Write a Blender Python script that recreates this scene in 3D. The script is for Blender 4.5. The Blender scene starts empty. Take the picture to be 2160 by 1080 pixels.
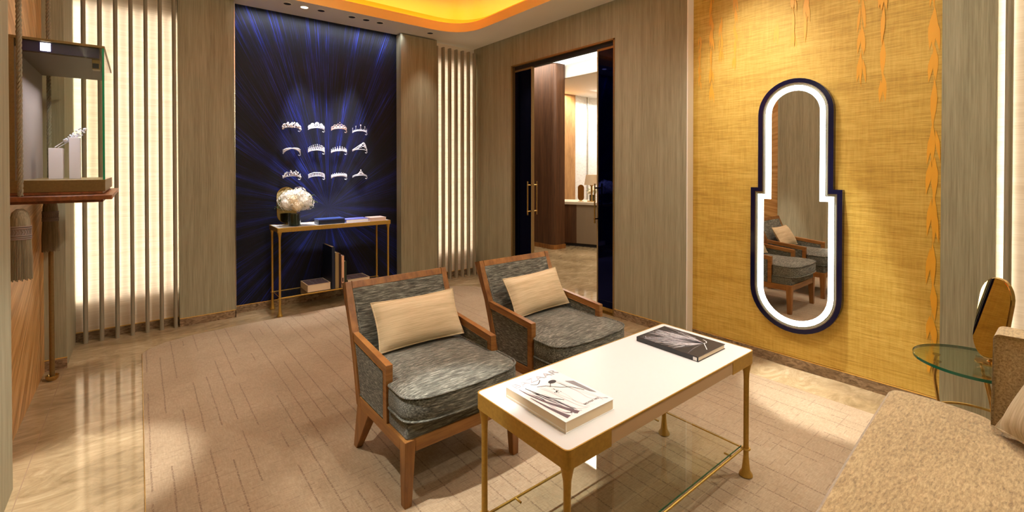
import bpy, math, random
from mathutils import Vector, Matrix, noise
from mathutils.geometry import tessellate_polygon

random.seed(7)
S = bpy.context.scene
COL = S.collection
PI = math.pi

# ------------------------------------------------------------------ camera, world, exposure
cd = bpy.data.cameras.new('camera')
cam = bpy.data.objects.new('camera', cd); COL.objects.link(cam)
cam.location = (0, 0, 1.30)
cam.rotation_euler = (math.radians(90 - 0.536), 0, math.radians(-38.926))
cd.sensor_width = 36.0
cd.lens = 976.27 / 2160 * 36
cd.shift_y = -(540 - 364.02) / 2160
cd.clip_start = 0.02
S.camera = cam
S.view_settings.view_transform = 'Standard'
S.view_settings.look = 'None'
S.view_settings.gamma = 1.0
S.view_settings.use_curve_mapping = False
S.view_settings.exposure = 0.25
W = bpy.data.worlds.new('world'); S.world = W; W.use_nodes = True
W.node_tree.nodes['Background'].inputs[0].default_value = (0.9, 0.85, 0.78, 1)
W.node_tree.nodes['Background'].inputs[1].default_value = 0.10
S.cycles.max_bounces = 10
S.cycles.diffuse_bounces = 5
S.cycles.glossy_bounces = 6
S.cycles.transmission_bounces = 8
S.cycles.transparent_max_bounces = 10
S.cycles.caustics_reflective = False
S.cycles.caustics_refractive = False
S.cycles.sample_clamp_indirect = 6.0
S.cycles.use_denoising = True

# light levels (watts)
L_SPOT = 80.0
L_LED = 0.8
L_COVE = 3.2

def lin(c):
    return tuple(((v / 255) / 12.92 if v / 255 <= 0.04045 else ((v / 255 + 0.055) / 1.055) ** 2.4) for v in c) + (1.0,)

# ------------------------------------------------------------------ materials
MATS = {}
class NT:
    def __init__(s, name):
        s.m = bpy.data.materials.new(name); s.m.use_nodes = True
        s.t = s.m.node_tree; s.n = s.t.nodes; s.l = s.t.links
        s.b = s.n['Principled BSDF']; MATS[name] = s.m
    def new(s, typ, **kw):
        n = s.n.new(typ)
        for k, v in kw.items(): setattr(n, k, v)
        return n
    def link(s, a, b): s.l.new(a, b)
    def set(s, **kw):
        for k, v in kw.items(): s.b.inputs[k.replace('_', ' ')].default_value = v
    def coords(s, scale=(1, 1, 1), rot=(0, 0, 0), loc=(0, 0, 0), inst=False, kind='Object'):
        tc = s.new('ShaderNodeTexCoord'); mp = s.new('ShaderNodeMapping')
        mp.inputs['Scale'].default_value = scale; mp.inputs['Rotation'].default_value = rot
        mp.inputs['Location'].default_value = loc
        out = tc.outputs[kind]
        if inst:
            oi = s.new('ShaderNodeObjectInfo'); va = s.new('ShaderNodeVectorMath', operation='ADD')
            mu = s.new('ShaderNodeVectorMath', operation='SCALE'); mu.inputs['Scale'].default_value = 3.1
            s.link(oi.outputs['Location'], mu.inputs[0])
            s.link(out, va.inputs[0]); s.link(mu.outputs[0], va.inputs[1]); out = va.outputs[0]
        s.link(out, mp.inputs['Vector']); return mp.outputs[0]
    def noise(s, vec, scale=1.0, detail=3.0, rough=0.55, dist=0.0):
        n = s.new('ShaderNodeTexNoise')
        n.inputs['Scale'].default_value = scale; n.inputs['Detail'].default_value = detail
        n.inputs['Roughness'].default_value = rough; n.inputs['Distortion'].default_value = dist
        s.link(vec, n.inputs['Vector']); return n.outputs['Fac']
    def ramp(s, fac, stops):
        r = s.new('ShaderNodeValToRGB'); e = r.color_ramp.elements
        while len(e) < len(stops): e.new(0.5)
        for i, (p, c) in enumerate(stops):
            e[i].position = p; e[i].color = lin(c) if len(c) == 3 else c
        s.link(fac, r.inputs[0]); return r.outputs[0]
    def mix(s, fac, a, b, typ='MIX'):
        n = s.new('ShaderNodeMix', data_type='RGBA', blend_type=typ)
        if isinstance(fac, (int, float)): n.inputs[0].default_value = fac
        else: s.link(fac, n.inputs[0])
        for i, v in ((6, a), (7, b)):
            if isinstance(v, tuple): n.inputs[i].default_value = lin(v) if len(v) == 3 else v
            else: s.link(v, n.inputs[i])
        return n.outputs[2]
    def math(s, op, a, b=None, c=None):
        n = s.new('ShaderNodeMath', operation=op)
        for i, v in enumerate((a, b, c)):
            if v is None: continue
            if isinstance(v, (int, float)): n.inputs[i].default_value = v
            else: s.link(v, n.inputs[i])
        return n.outputs[0]
    def sep(s, vec):
        n = s.new('ShaderNodeSeparateXYZ'); s.link(vec, n.inputs[0]); return n.outputs
    def comb(s, x, y, z):
        n = s.new('ShaderNodeCombineXYZ')
        for i, v in enumerate((x, y, z)):
            if isinstance(v, (int, float)): n.inputs[i].default_value = v
            else: s.link(v, n.inputs[i])
        return n.outputs[0]
    def col(s, v):
        if isinstance(v, tuple): s.b.inputs['Base Color'].default_value = lin(v)
        else: s.link(v, s.b.inputs['Base Color'])
    def bump(s, h, strength=0.3, dist=0.002):
        b = s.new('ShaderNodeBump'); b.inputs['Strength'].default_value = strength
        b.inputs['Distance'].default_value = dist
        s.link(h, b.inputs['Height']); s.link(b.outputs[0], s.b.inputs['Normal'])

def plain(name, c, rough=0.5, metal=0.0, **kw):
    t = NT(name); t.col(c); t.set(Roughness=rough, Metallic=metal, **kw); return t.m

def emis(name, c, strength):
    t = NT(name); t.set(Roughness=1.0); t.b.inputs['Base Color'].default_value = lin(c)
    t.b.inputs['Emission Color'].default_value = lin(c)
    t.b.inputs['Emission Strength'].default_value = strength; return t.m

def strie(name, c1, c2, c3, sc, rough=0.75, bump=0.15, metal=0.0, inst=False):
    t = NT(name)
    v = t.coords(scale=sc, inst=inst)
    a = t.noise(v, 1.0, 4.0, 0.65)
    v2 = t.coords(scale=tuple(x * 0.18 for x in sc), inst=inst)
    b = t.noise(v2, 1.0, 2.0, 0.5)
    f = t.math('ADD', t.math('MULTIPLY', a, 0.65), t.math('MULTIPLY', b, 0.35))
    t.col(t.ramp(f, [(0.34, c1), (0.5, c2), (0.66, c3)]))
    t.set(Roughness=rough, Metallic=metal)
    if bump: t.bump(a, bump, 0.001)
    return t.m

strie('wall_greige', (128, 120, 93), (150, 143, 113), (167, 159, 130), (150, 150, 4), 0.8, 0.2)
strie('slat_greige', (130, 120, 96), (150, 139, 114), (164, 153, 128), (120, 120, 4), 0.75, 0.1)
strie('brown_wood', (58, 34, 18), (82, 52, 30), (100, 66, 40), (70, 70, 3), 0.45, 0.1)
strie('hall_wood', (150, 108, 62), (176, 130, 78), (192, 148, 92), (20, 20, 4), 0.5, 0.1)
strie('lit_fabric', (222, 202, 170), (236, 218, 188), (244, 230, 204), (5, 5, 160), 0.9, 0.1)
strie('chair_wood', (112, 70, 32), (142, 94, 44), (166, 114, 58), (30, 30, 5), 0.38, 0.05, inst=True)
strie('chair_wood_h', (116, 73, 32), (148, 98, 46), (170, 118, 60), (6, 6, 60), 0.38, 0.05, inst=True)
strie('shelf_wood', (84, 44, 20), (118, 66, 32), (146, 88, 46), (50, 3, 50), 0.35, 0.05)
strie('pillow_cream', (182, 160, 122), (206, 184, 146), (222, 203, 168), (8, 8, 260), 0.85, 0.4, inst=True)
strie('pillow_grey', (150, 132, 100), (178, 160, 126), (196, 180, 150), (200, 8, 8), 0.85, 0.4)
strie('tassel_thread', (96, 86, 64), (130, 118, 92), (160, 146, 118), (260, 260, 5), 0.8, 0.5)

def chair_fabric(name, sc, warm=0):
    t = NT(name)
    v = t.coords(scale=sc, inst=True)
    a = t.noise(v, 1.0, 5.0, 0.75, 0.3)
    v2 = t.coords(scale=(7, 7, 7), inst=True)
    b = t.noise(v2, 1.0, 2.0)
    f = t.math('ADD', t.math('MULTIPLY', a, 0.9), t.math('MULTIPLY', b, 0.1))
    t.col(t.ramp(f, [(0.35, (36, 35, 30)), (0.46, (82, 81, 70)), (0.54, (112, 111, 99)), (0.66, (172, 171, 156))]))
    t.set(Roughness=0.9); t.b.inputs['Sheen Weight'].default_value = 0.12
    t.bump(a, 0.5, 0.003); return t.m
chair_fabric('chair_fabric', (16, 190, 190))
chair_fabric('chair_fabric_side', (200, 34, 240))

def sofa_fabric():
    t = NT('sofa_fabric')
    a = t.noise(t.coords(scale=(42, 150, 150)), 1.0, 5.0, 0.75, 0.4)
    b = t.noise(t.coords(scale=(3, 4, 4)), 1.0, 3.0, 0.6)
    f = t.math('ADD', t.math('MULTIPLY', a, 0.88), t.math('MULTIPLY', b, 0.12))
    t.col(t.ramp(f, [(0.32, (96, 74, 42)), (0.45, (150, 124, 80)), (0.56, (176, 150, 104)), (0.68, (196, 172, 126))]))
    t.set(Roughness=0.85); t.b.inputs['Sheen Weight'].default_value = 0.4
    t.bump(a, 0.5, 0.004)
sofa_fabric()

def marble():
    t = NT('marble_floor')
    v = t.coords(scale=(1, 1, 1))
    w = t.coords(scale=(1.6, 3.4, 2), rot=(0, 0, 0.5))
    a = t.noise(w, 2.6, 8.0, 0.72, 1.6)
    b = t.noise(v, 2.2, 3.0, 0.5, 0.6)
    f = t.math('ADD', t.math('MULTIPLY', a, 0.6), t.math('MULTIPLY', b, 0.4))
    base = t.ramp(f, [(0.33, (122, 102, 72)), (0.46, (152, 130, 96)), (0.55, (170, 148, 112)), (0.7, (204, 184, 148))])
    br = t.new('ShaderNodeTexBrick'); t.link(t.coords(rot=(0, 0, 0), loc=(0.38, 0.2, 0)), br.inputs['Vector'])
    br.inputs['Scale'].default_value = 1.0; br.inputs['Brick Width'].default_value = 0.8
    br.inputs['Row Height'].default_value = 0.8; br.inputs['Mortar Size'].default_value = 0.0018
    br.offset = 0.0
    t.col(t.mix(br.outputs['Fac'], base, (150, 126, 100)))
    t.set(Roughness=0.08); t.b.inputs['Specular IOR Level'].default_value = 0.6
    t.bump(a, 0.015, 0.001)
marble()
def marble2(name, c):
    t = NT(name)
    a = t.noise(t.coords(scale=(6, 6, 14)), 3.0, 6.0, 0.65, 1.5)
    t.col(t.ramp(a, [(0.35, c[0]), (0.5, c[1]), (0.66, c[2])])); t.set(Roughness=0.2)
marble2('marble_base', ((96, 76, 54), (134, 110, 82), (164, 138, 106)))
marble2('white_marble', ((214, 212, 208), (236, 234, 230), (244, 243, 240)))

def carpet():
    t = NT('carpet_wool')
    sx = t.sep(t.coords())
    # fine cross weave
    n1 = t.noise(t.coords(scale=(30, 190, 1)), 1.0, 3.0, 0.7)
    n1b = t.noise(t.coords(scale=(170, 26, 1)), 1.0, 3.0, 0.7)
    n2 = t.noise(t.coords(scale=(2.5, 2.5, 1)), 1.0, 2.0)
    f = t.math('ADD', t.math('ADD', t.math('MULTIPLY', n1, 0.4), t.math('MULTIPLY', n1b, 0.35)), t.math('MULTIPLY', n2, 0.25))
    base = t.ramp(f, [(0.34, (136, 114, 86)), (0.5, (160, 137, 106)), (0.64, (178, 156, 126))])
    # broken dark lines running with y, spaced in x
    wob = t.math('MULTIPLY', t.math('SUBTRACT', t.noise(t.coords(scale=(0.5, 5, 1)), 1.0, 2.0), 0.5), 0.008)
    x = t.math('ADD', sx[0], wob)
    fr = t.math('FRACT', t.math('MULTIPLY', x, 14.0))
    line = t.math('LESS_THAN', t.math('ABSOLUTE', t.math('SUBTRACT', fr, 0.5)), 0.045)
    cell = t.math('FLOOR', t.math('MULTIPLY', x, 14.0))
    gate = t.new('ShaderNodeTexNoise'); gate.inputs['Scale'].default_value = 1.0; gate.inputs['Detail'].default_value = 1.0
    t.link(t.comb(t.math('MULTIPLY', cell, 7.31), t.math('MULTIPLY', sx[1], 1.2), 0.0), gate.inputs['Vector'])
    g = t.math('GREATER_THAN', gate.outputs['Fac'], 0.47)
    brk = t.math('GREATER_THAN', t.noise(t.coords(scale=(120, 160, 1)), 1.0, 2.0, 0.7), 0.47)
    k = t.math('MULTIPLY', t.math('MULTIPLY', line, g), brk)
    # short cross threads
    fr2 = t.math('FRACT', t.math('MULTIPLY', sx[1], 24.0))
    l2 = t.math('LESS_THAN', t.math('ABSOLUTE', t.math('SUBTRACT', fr2, 0.5)), 0.05)
    c2 = t.math('FLOOR', t.math('MULTIPLY', sx[1], 24.0))
    g2 = t.new('ShaderNodeTexNoise'); g2.inputs['Scale'].default_value = 1.0; g2.inputs['Detail'].default_value = 1.0
    t.link(t.comb(t.math('MULTIPLY', sx[0], 9.0), t.math('MULTIPLY', c2, 5.3), 3.0), g2.inputs['Vector'])
    k2 = t.math('MULTIPLY', t.math('MULTIPLY', l2, t.math('GREATER_THAN', g2.outputs['Fac'], 0.56)), 0.38)
    kk = t.math('MAXIMUM', t.math('MULTIPLY', k, 0.75), k2)
    t.col(t.mix(kk, base, (110, 84, 62)))
    t.set(Roughness=0.95); t.b.inputs['Sheen Weight'].default_value = 0.2
    t.bump(f, 0.5, 0.003)
carpet()

def burst():
    # straw-marquetry panel: fine rays leaving one point, hue and gloss vary ray by ray
    t = NT('blue_straw_rays')
    s = t.sep(t.coords())
    dx = t.math('SUBTRACT', s[0], 1.478); dz = t.math('SUBTRACT', s[2], 0.905)
    ang = t.math('ARCTAN2', dz, dx)
    r = t.math('SQRT', t.math('ADD', t.math('MULTIPLY', dx, dx), t.math('MULTIPLY', dz, dz)))
    n = t.new('ShaderNodeTexNoise'); n.inputs['Scale'].default_value = 1.0; n.inputs['Detail'].default_value = 4.0
    n.inputs['Roughness'].default_value = 0.75
    t.link(t.comb(t.math('MULTIPLY', ang, 190.0), t.math('MULTIPLY', r, 1.3), 0.0), n.inputs['Vector'])
    n2 = t.new('ShaderNodeTexNoise'); n2.inputs['Scale'].default_value = 1.0; n2.inputs['Detail'].default_value = 2.0
    t.link(t.comb(t.math('MULTIPLY', ang, 9.0), t.math('MULTIPLY', r, 0.5), 5.0), n2.inputs['Vector'])
    f = t.math('ADD', t.math('MULTIPLY', n.outputs['Fac'], 0.72), t.math('MULTIPLY', n2.outputs['Fac'], 0.28))
    t.col(t.ramp(f, [(0.42, (4, 4, 8)), (0.53, (9, 11, 30)), (0.60, (18, 30, 110)), (0.72, (60, 96, 230))]))
    t.set(Roughness=0.5); t.b.inputs['Specular IOR Level'].default_value = 0.25
    t.bump(n.outputs['Fac'], 0.6, 0.004)
burst()

def gold_weave():
    t = NT('gold_wallcovering')
    a = t.noise(t.coords(scale=(20, 7, 150)), 1.0, 4.0, 0.7, 0.2)
    b = t.noise(t.coords(scale=(20, 90, 8)), 1.0, 3.0, 0.6)
    c = t.noise(t.coords(scale=(1, 1.5, 10)), 1.0, 3.0, 0.6, 0.5)
    f = t.math('ADD', t.math('ADD', t.math('MULTIPLY', a, 0.5), t.math('MULTIPLY', b, 0.2)), t.math('MULTIPLY', c, 0.3))
    t.col(t.ramp(f, [(0.34, (162, 124, 40)), (0.48, (194, 156, 60)), (0.64, (218, 182, 88))]))
    t.set(Roughness=0.6)
    t.bump(a, 0.4, 0.002)
gold_weave()
def gold_fan():
    t = NT('gold_straw_panel')
    s = t.sep(t.coords())
    dy = t.math('SUBTRACT', s[1], 4.7); dz = t.math('SUBTRACT', s[2], 1.15)
    ang = t.math('ARCTAN2', dz, dy)
    r = t.math('SQRT', t.math('ADD', t.math('MULTIPLY', dy, dy), t.math('MULTIPLY', dz, dz)))
    n = t.new('ShaderNodeTexNoise'); n.inputs['Scale'].default_value = 1.0; n.inputs['Detail'].default_value = 4.0
    t.link(t.comb(t.math('MULTIPLY', ang, 45.0), t.math('MULTIPLY', r, 1.6), 0.0), n.inputs['Vector'])
    t.col(t.ramp(n.outputs['Fac'], [(0.35, (176, 128, 66)), (0.5, (206, 158, 92)), (0.66, (228, 184, 122))]))
    t.set(Roughness=0.4, Metallic=0.15); t.bump(n.outputs['Fac'], 0.3, 0.003)
gold_fan()

def brass(name, c, rough, metal=1.0):
    t = NT(name)
    a = t.noise(t.coords(scale=(90, 90, 90)), 1.0, 3.0, 0.6)
    t.col(t.mix(a, tuple(int(x * 0.86) for x in c), tuple(min(255, int(x * 1.08)) for x in c)))
    t.set(Roughness=rough, Metallic=metal); t.bump(a, 0.08, 0.001)
brass('brushed_gold', (196, 158, 74), 0.42, 0.7)
brass('stile_brass', (150, 128, 84), 0.45, 0.4)
brass('polished_brass', (206, 174, 108), 0.2)
brass('aged_bronze', (136, 110, 64), 0.4, 0.6)
plain('gold_line', (226, 178, 84), 0.4, 0.3)
plain('ceiling_white', (244, 238, 224), 0.9)
plain('ceiling_hall', (240, 236, 226), 0.9)
plain('dome_gold_leaf', (255, 172, 20), 0.6)
plain('dome_side', (250, 226, 140), 0.7)
plain('white_leather', (216, 216, 214), 0.34)
plain('tan_leather', (186, 152, 112), 0.5)
plain('black_matte', (14, 13, 13), 0.5)
plain('dark_gap', (24, 18, 12), 0.8)
plain('navy_lacquer', (12, 12, 44), 0.12, 0.0)
plain('silver_trim', (200, 196, 184), 0.22, 1.0)
plain('pale_rebate', (206, 214, 196), 0.3, 0.3)
plain('mirror_glass', (236, 232, 226), 0.0, 1.0)
plain('bronze_mirror', (186, 166, 122), 0.01, 1.0)
plain('tiara_silver', (236, 236, 240), 0.3, 0.35)
plain('pearl', (240, 236, 230), 0.25)
plain('rose_gem', (208, 176, 160), 0.25, 0.2)
plain('blue_tint_glass', (2, 7, 52), 0.03, 0.9)
plain('paper_cream', (222, 200, 166), 0.8)
plain('paper_white', (240, 238, 236), 0.4)
plain('paper_line', (176, 146, 108), 0.8)
plain('print_black', (34, 32, 34), 0.45)
plain('print_grey', (136, 132, 136), 0.5)
plain('print_mist', (204, 200, 204), 0.5)
plain('print_pale', (170, 166, 170), 0.5)
plain('print_plum', (96, 78, 84), 0.5)
plain('cover_black', (46, 44, 46), 0.35)
plain('cover_navy', (14, 24, 46), 0.4)
plain('cover_blue', (54, 74, 140), 0.35)
plain('cover_violet', (104, 108, 190), 0.4)
plain('cover_pink', (232, 208, 194), 0.5)
plain('cover_olive', (148, 124, 80), 0.6)
plain('cover_brown', (50, 26, 20), 0.6)
plain('cover_green', (40, 46, 26), 0.6)
plain('cover_salmon', (226, 178, 140), 0.6)
plain('leaf_green', (70, 96, 40), 0.6)
plain('leaf_dark', (16, 32, 14), 0.3)
plain('flower_white', (250, 248, 238), 0.8)
plain('flower_cream', (246, 234, 206), 0.8)
plain('leaf_inlay', (226, 162, 40), 0.5)
plain('stand_white', (236, 226, 230), 0.5)
plain('velvet_grey', (140, 126, 118), 0.9)
plain('purple_lid', (58, 46, 84), 0.3)
plain('lid_brown', (92, 72, 50), 0.6)
plain('desk_cream', (206, 192, 168), 0.5)
plain('desk_taupe', (136, 118, 94), 0.6)
plain('monitor_taupe', (96, 82, 68), 0.5)
plain('lamp_fabric', (214, 190, 156), 0.9)
plain('diamond', (250, 250, 255), 0.08, 0.5)
emis('led_white', (255, 250, 240), 9.0)
emis('led_cool', (232, 236, 255), 8.0)
emis('spot_lens', (255, 236, 200), 5.0)
emis('cove_led', (255, 196, 96), 1.0)
emis('hall_light', (255, 250, 240), 1.6)
emis('hall_window', (255, 253, 250), 1.0)

def glassm(name, tint, rough=0.0, refl=0.03):
    t = NT(name)
    tr = t.new('ShaderNodeBsdfTransparent'); tr.inputs[0].default_value = tint
    gl = t.new('ShaderNodeBsdfGlossy'); gl.inputs['Roughness'].default_value = rough
    gl.inputs['Color'].default_value = (1, 1, 1, 1)
    lw = t.new('ShaderNodeLayerWeight'); lw.inputs[0].default_value = 0.5
    fr = t.math('ADD', t.math('MULTIPLY', t.math('POWER', lw.outputs['Facing'], 4.0), 0.7), refl)
    mx = t.new('ShaderNodeMixShader')
    t.link(fr, mx.inputs[0]); t.link(tr.outputs[0], mx.inputs[1]); t.link(gl.outputs[0], mx.inputs[2])
    t.link(mx.outputs[0], t.n['Material Output'].inputs['Surface'])
glassm('clear_glass', (0.96, 0.98, 0.96, 1), refl=0.02)
glassm('green_glass', (0.80, 0.88, 0.80, 1), refl=0.05)
glassm('shelf_glass', (0.94, 0.96, 0.92, 1), refl=0.03)
plain('glass_edge_green', (30, 140, 96), 0.15)
plain('glass_edge_dark', (20, 96, 74), 0.1)

# ------------------------------------------------------------------ mesh builder
class MB:
    def __init__(s): s.v = []; s.f = []; s.mi = []; s.cur = 0
    def add(s, vs, fs):
        o = len(s.v); s.v += [tuple(v) for v in vs]
        for f in fs: s.f.append([i + o for i in f]); s.mi.append(s.cur)
        return s
    def box(s, x0, x1, y0, y1, z0, z1):
        return s.add([(x0, y0, z0), (x1, y0, z0), (x1, y1, z0), (x0, y1, z0), (x0, y0, z1), (x1, y0, z1), (x1, y1, z1), (x0, y1, z1)],
                     [(0, 3, 2, 1), (4, 5, 6, 7), (0, 1, 5, 4), (1, 2, 6, 5), (2, 3, 7, 6), (3, 0, 4, 7)])
    def prism(s, poly, axis, a, b):
        def P(u, v, w): return (w, u, v) if axis == 'x' else ((u, w, v) if axis == 'y' else (u, v, w))
        n = len(poly); ar = sum(poly[i][0] * poly[(i + 1) % n][1] - poly[(i + 1) % n][0] * poly[i][1] for i in range(n))
        if ar < 0: poly = poly[::-1]
        vs = [P(u, v, a) for u, v in poly] + [P(u, v, b) for u, v in poly]
        tri = tessellate_polygon([[Vector((u, v, 0)) for u, v in poly]])
        fs = [tuple(t) for t in tri] + [tuple(i + n for i in t) for t in tri]
        fs += [(i, (i + 1) % n, n + (i + 1) % n, n + i) for i in range(n)]
        return s.add(vs, fs)
    def tube(s, pts, r, seg=8, closed=False, caps=True):
        pts = [Vector(p) for p in pts]; n = len(pts)
        rs = r if isinstance(r, (list, tuple)) else [r] * n
        rings = []; up = None
        for i, p in enumerate(pts):
            if closed: t = pts[(i + 1) % n] - pts[i - 1]
            else: t = pts[min(i + 1, n - 1)] - pts[max(i - 1, 0)]
            t.normalize()
            if up is None: up = Vector((0, 0, 1)) if abs(t.z) < 0.9 else Vector((1, 0, 0))
            a = t.cross(up)
            if a.length < 1e-5: a = t.cross(Vector((0.3, 0.9, 0.1)))
            a.normalize(); up = a.cross(t).normalized()
            rings.append([p + rs[i] * (math.cos(2 * PI * k / seg) * a + math.sin(2 * PI * k / seg) * up) for k in range(seg)])
        vs = [v for rg in rings for v in rg]; fs = []
        for i in range(n if closed else n - 1):
            j = (i + 1) % n
            for k in range(seg):
                l = (k + 1) % seg
                fs.append((i * seg + k, i * seg + l, j * seg + l, j * seg + k))
        if caps and not closed:
            fs.append(tuple(range(seg))[::-1]); fs.append(tuple((n - 1) * seg + k for k in range(seg)))
        return s.add(vs, fs)
    def lathe(s, prof, c=(0, 0, 0), seg=24, sx=1, sy=1):
        vs = []; fs = []; n = len(prof)
        for r, z in prof:
            for k in range(seg):
                a = 2 * PI * k / seg
                vs.append((c[0] + r * sx * math.cos(a), c[1] + r * sy * math.sin(a), c[2] + z))
        for i in range(n - 1):
            for k in range(seg):
                l = (k + 1) % seg
                fs.append((i * seg + k, i * seg + l, (i + 1) * seg + l, (i + 1) * seg + k))
        fs.append(tuple(range(seg))[::-1]); fs.append(tuple((n - 1) * seg + k for k in range(seg)))
        return s.add(vs, fs)
    def ball(s, c, r, seg=10, rings=6, sc=(1, 1, 1)):
        vs = [(c[0], c[1], c[2] - r * sc[2])]; fs = []
        for i in range(1, rings):
            t = -PI / 2 + PI * i / rings
            for k in range(seg):
                a = 2 * PI * k / seg
                vs.append((c[0] + r * sc[0] * math.cos(t) * math.cos(a), c[1] + r * sc[1] * math.cos(t) * math.sin(a), c[2] + r * sc[2] * math.sin(t)))
        vs.append((c[0], c[1], c[2] + r * sc[2])); top = len(vs) - 1
        for k in range(seg): fs.append((0, 1 + (k + 1) % seg, 1 + k))
        for i in range(rings - 2):
            for k in range(seg):
                l = (k + 1) % seg
                fs.append((1 + i * seg + k, 1 + i * seg + l, 1 + (i + 1) * seg + l, 1 + (i + 1) * seg + k))
        for k in range(seg): fs.append((top, 1 + (rings - 2) * seg + k, 1 + (rings - 2) * seg + (k + 1) % seg))
        return s.add(vs, fs)
    def build(s, name, mats, parent=None, smooth=False, bevel=0.0, bseg=2, sub=0):
        me = bpy.data.meshes.new(name); me.from_pydata(s.v, [], s.f)
        if isinstance(mats, str): mats = [mats]
        for m in mats: me.materials.append(MATS[m])
        me.polygons.foreach_set('material_index', s.mi)
        if smooth: me.polygons.foreach_set('use_smooth', [True] * len(s.f))
        me.update()
        if smooth:
            try: me.set_sharp_from_angle(angle=math.radians(42))
            except Exception: pass
        o = bpy.data.objects.new(name, me); COL.objects.link(o)
        if parent is not None: o.parent = parent
        if bevel:
            b = o.modifiers.new('bevel', 'BEVEL'); b.width = bevel; b.segments = bseg; b.limit_method = 'ANGLE'; b.angle_limit = math.radians(35)
        if sub:
            m = o.modifiers.new('sub', 'SUBSURF'); m.levels = sub; m.render_levels = sub
        return o

def empty(name, loc, label, cat, group=None, rz=0):
    o = bpy.data.objects.new(name, None); COL.objects.link(o); o.location = loc; o.rotation_euler = (0, 0, rz)
    o['label'] = label; o['category'] = cat
    if group: o['group'] = group
    return o
def tag(o, label, cat, group=None):
    o['label'] = label; o['category'] = cat
    if group: o['group'] = group
    return o
def struct(o, label=None):
    o['kind'] = 'structure'
    if label: o['label'] = label
    return o
def copy_tree(o, parent=None):
    c = o.copy(); COL.objects.link(c); c.parent = parent
    for ch in list(o.children): copy_tree(ch, c)
    return c
def kids(o):
    return [c for c in o.children]
def area(name, loc, rot, sx, sy, power, color, parent=None, spread=PI, cam_vis=True):
    l = bpy.data.lights.new(name, 'AREA'); l.shape = 'RECTANGLE'; l.size = sx; l.size_y = sy
    l.energy = power; l.color = color; l.spread = spread
    o = bpy.data.objects.new(name, l); COL.objects.link(o); o.location = loc; o.rotation_euler = rot
    if parent: o.parent = parent
    return o
def spot(name, loc, target, power, angle, blend=0.4, color=(1.0, 0.965, 0.90), size=0.02, parent=None):
    l = bpy.data.lights.new(name, 'SPOT'); l.energy = power; l.spot_size = math.radians(angle); l.spot_blend = blend
    l.color = color; l.shadow_soft_size = size
    o = bpy.data.objects.new(name, l); COL.objects.link(o); o.location = loc
    d = Vector(target) - Vector(loc); o.rotation_euler = d.to_track_quat('-Z', 'Y').to_euler()
    if parent: o.parent = parent
    return o
def smoothloop(pts, n=8):
    out = []; N = len(pts)
    for i in range(N):
        p0, p1, p2, p3 = (Vector(pts[(i + k) % N]) for k in (-1, 0, 1, 2))
        for k in range(n):
            t = k / n
            out.append(0.5 * ((2 * p1) + (-p0 + p2) * t + (2 * p0 - 5 * p1 + 4 * p2 - p3) * t * t + (-p0 + 3 * p1 - 3 * p2 + p3) * t ** 3))
    return out
def spline(pts, n=8):
    out = []; N = len(pts); g = lambda i: Vector(pts[max(0, min(N - 1, i))])
    for i in range(N - 1):
        p0, p1, p2, p3 = g(i - 1), g(i), g(i + 1), g(i + 2)
        for k in range(n):
            t = k / n
            out.append(0.5 * ((2 * p1) + (-p0 + p2) * t + (2 * p0 - 5 * p1 + 4 * p2 - p3) * t * t + (-p0 + 3 * p1 - 3 * p2 + p3) * t ** 3))
    out.append(g(N - 1)); return out
def roundpoly(pts, r, n=5):
    out = []; N = len(pts); rr = r if isinstance(r, (list, tuple)) else [r] * N
    for i in range(N):
        p = Vector(pts[i]); a = (Vector(pts[i - 1]) - p); b = (Vector(pts[(i + 1) % N]) - p)
        q = min(rr[i], a.length * 0.49, b.length * 0.49)
        if q < 1e-5: out.append(tuple(p)); continue
        a = p + a.normalized() * q; b = p + b.normalized() * q
        for k in range(n + 1):
            t = k / n; w = (1 - t) ** 2 * a + 2 * t * (1 - t) * p + t * t * b
            out.append(tuple(w))
    return out

# ================================================================== THE ROOM SHELL
CEIL = 2.765
XB = 3.24          # plane of the door wall
XM = 3.318         # plane of the golden mirror wall

struct(MB().box(-1.2, 8.5, -1.0, 8.0, -0.05, 0.0).build('floor', 'marble_floor'), 'polished beige marble floor')

# carpet inlay with brass edging
edge = [(0.015, -0.9), (0.015, 4.13), (0.06, 4.21), (0.16, 4.29), (0.34, 4.345), (0.62, 4.365), (1.65, 4.385), (2.45, 4.395),
        (2.70, 4.34), (2.86, 4.20), (2.96, 4.0), (3.0, 3.75), (3.0, -0.9)]
e2 = [Vector((x, y)) for x, y in edge]
car = MB().prism([tuple(p) for p in e2], 'z', 0.0005, 0.007).build('carpet', 'carpet_wool')
tag(car, 'pinkish beige carpet with broken dark thread lines inlaid in marble floor', 'carpet')
MB().tube([(x, y, 0.003) for x, y in edge], 0.004, 6).build('brass_edging', 'polished_brass', car)

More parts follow.
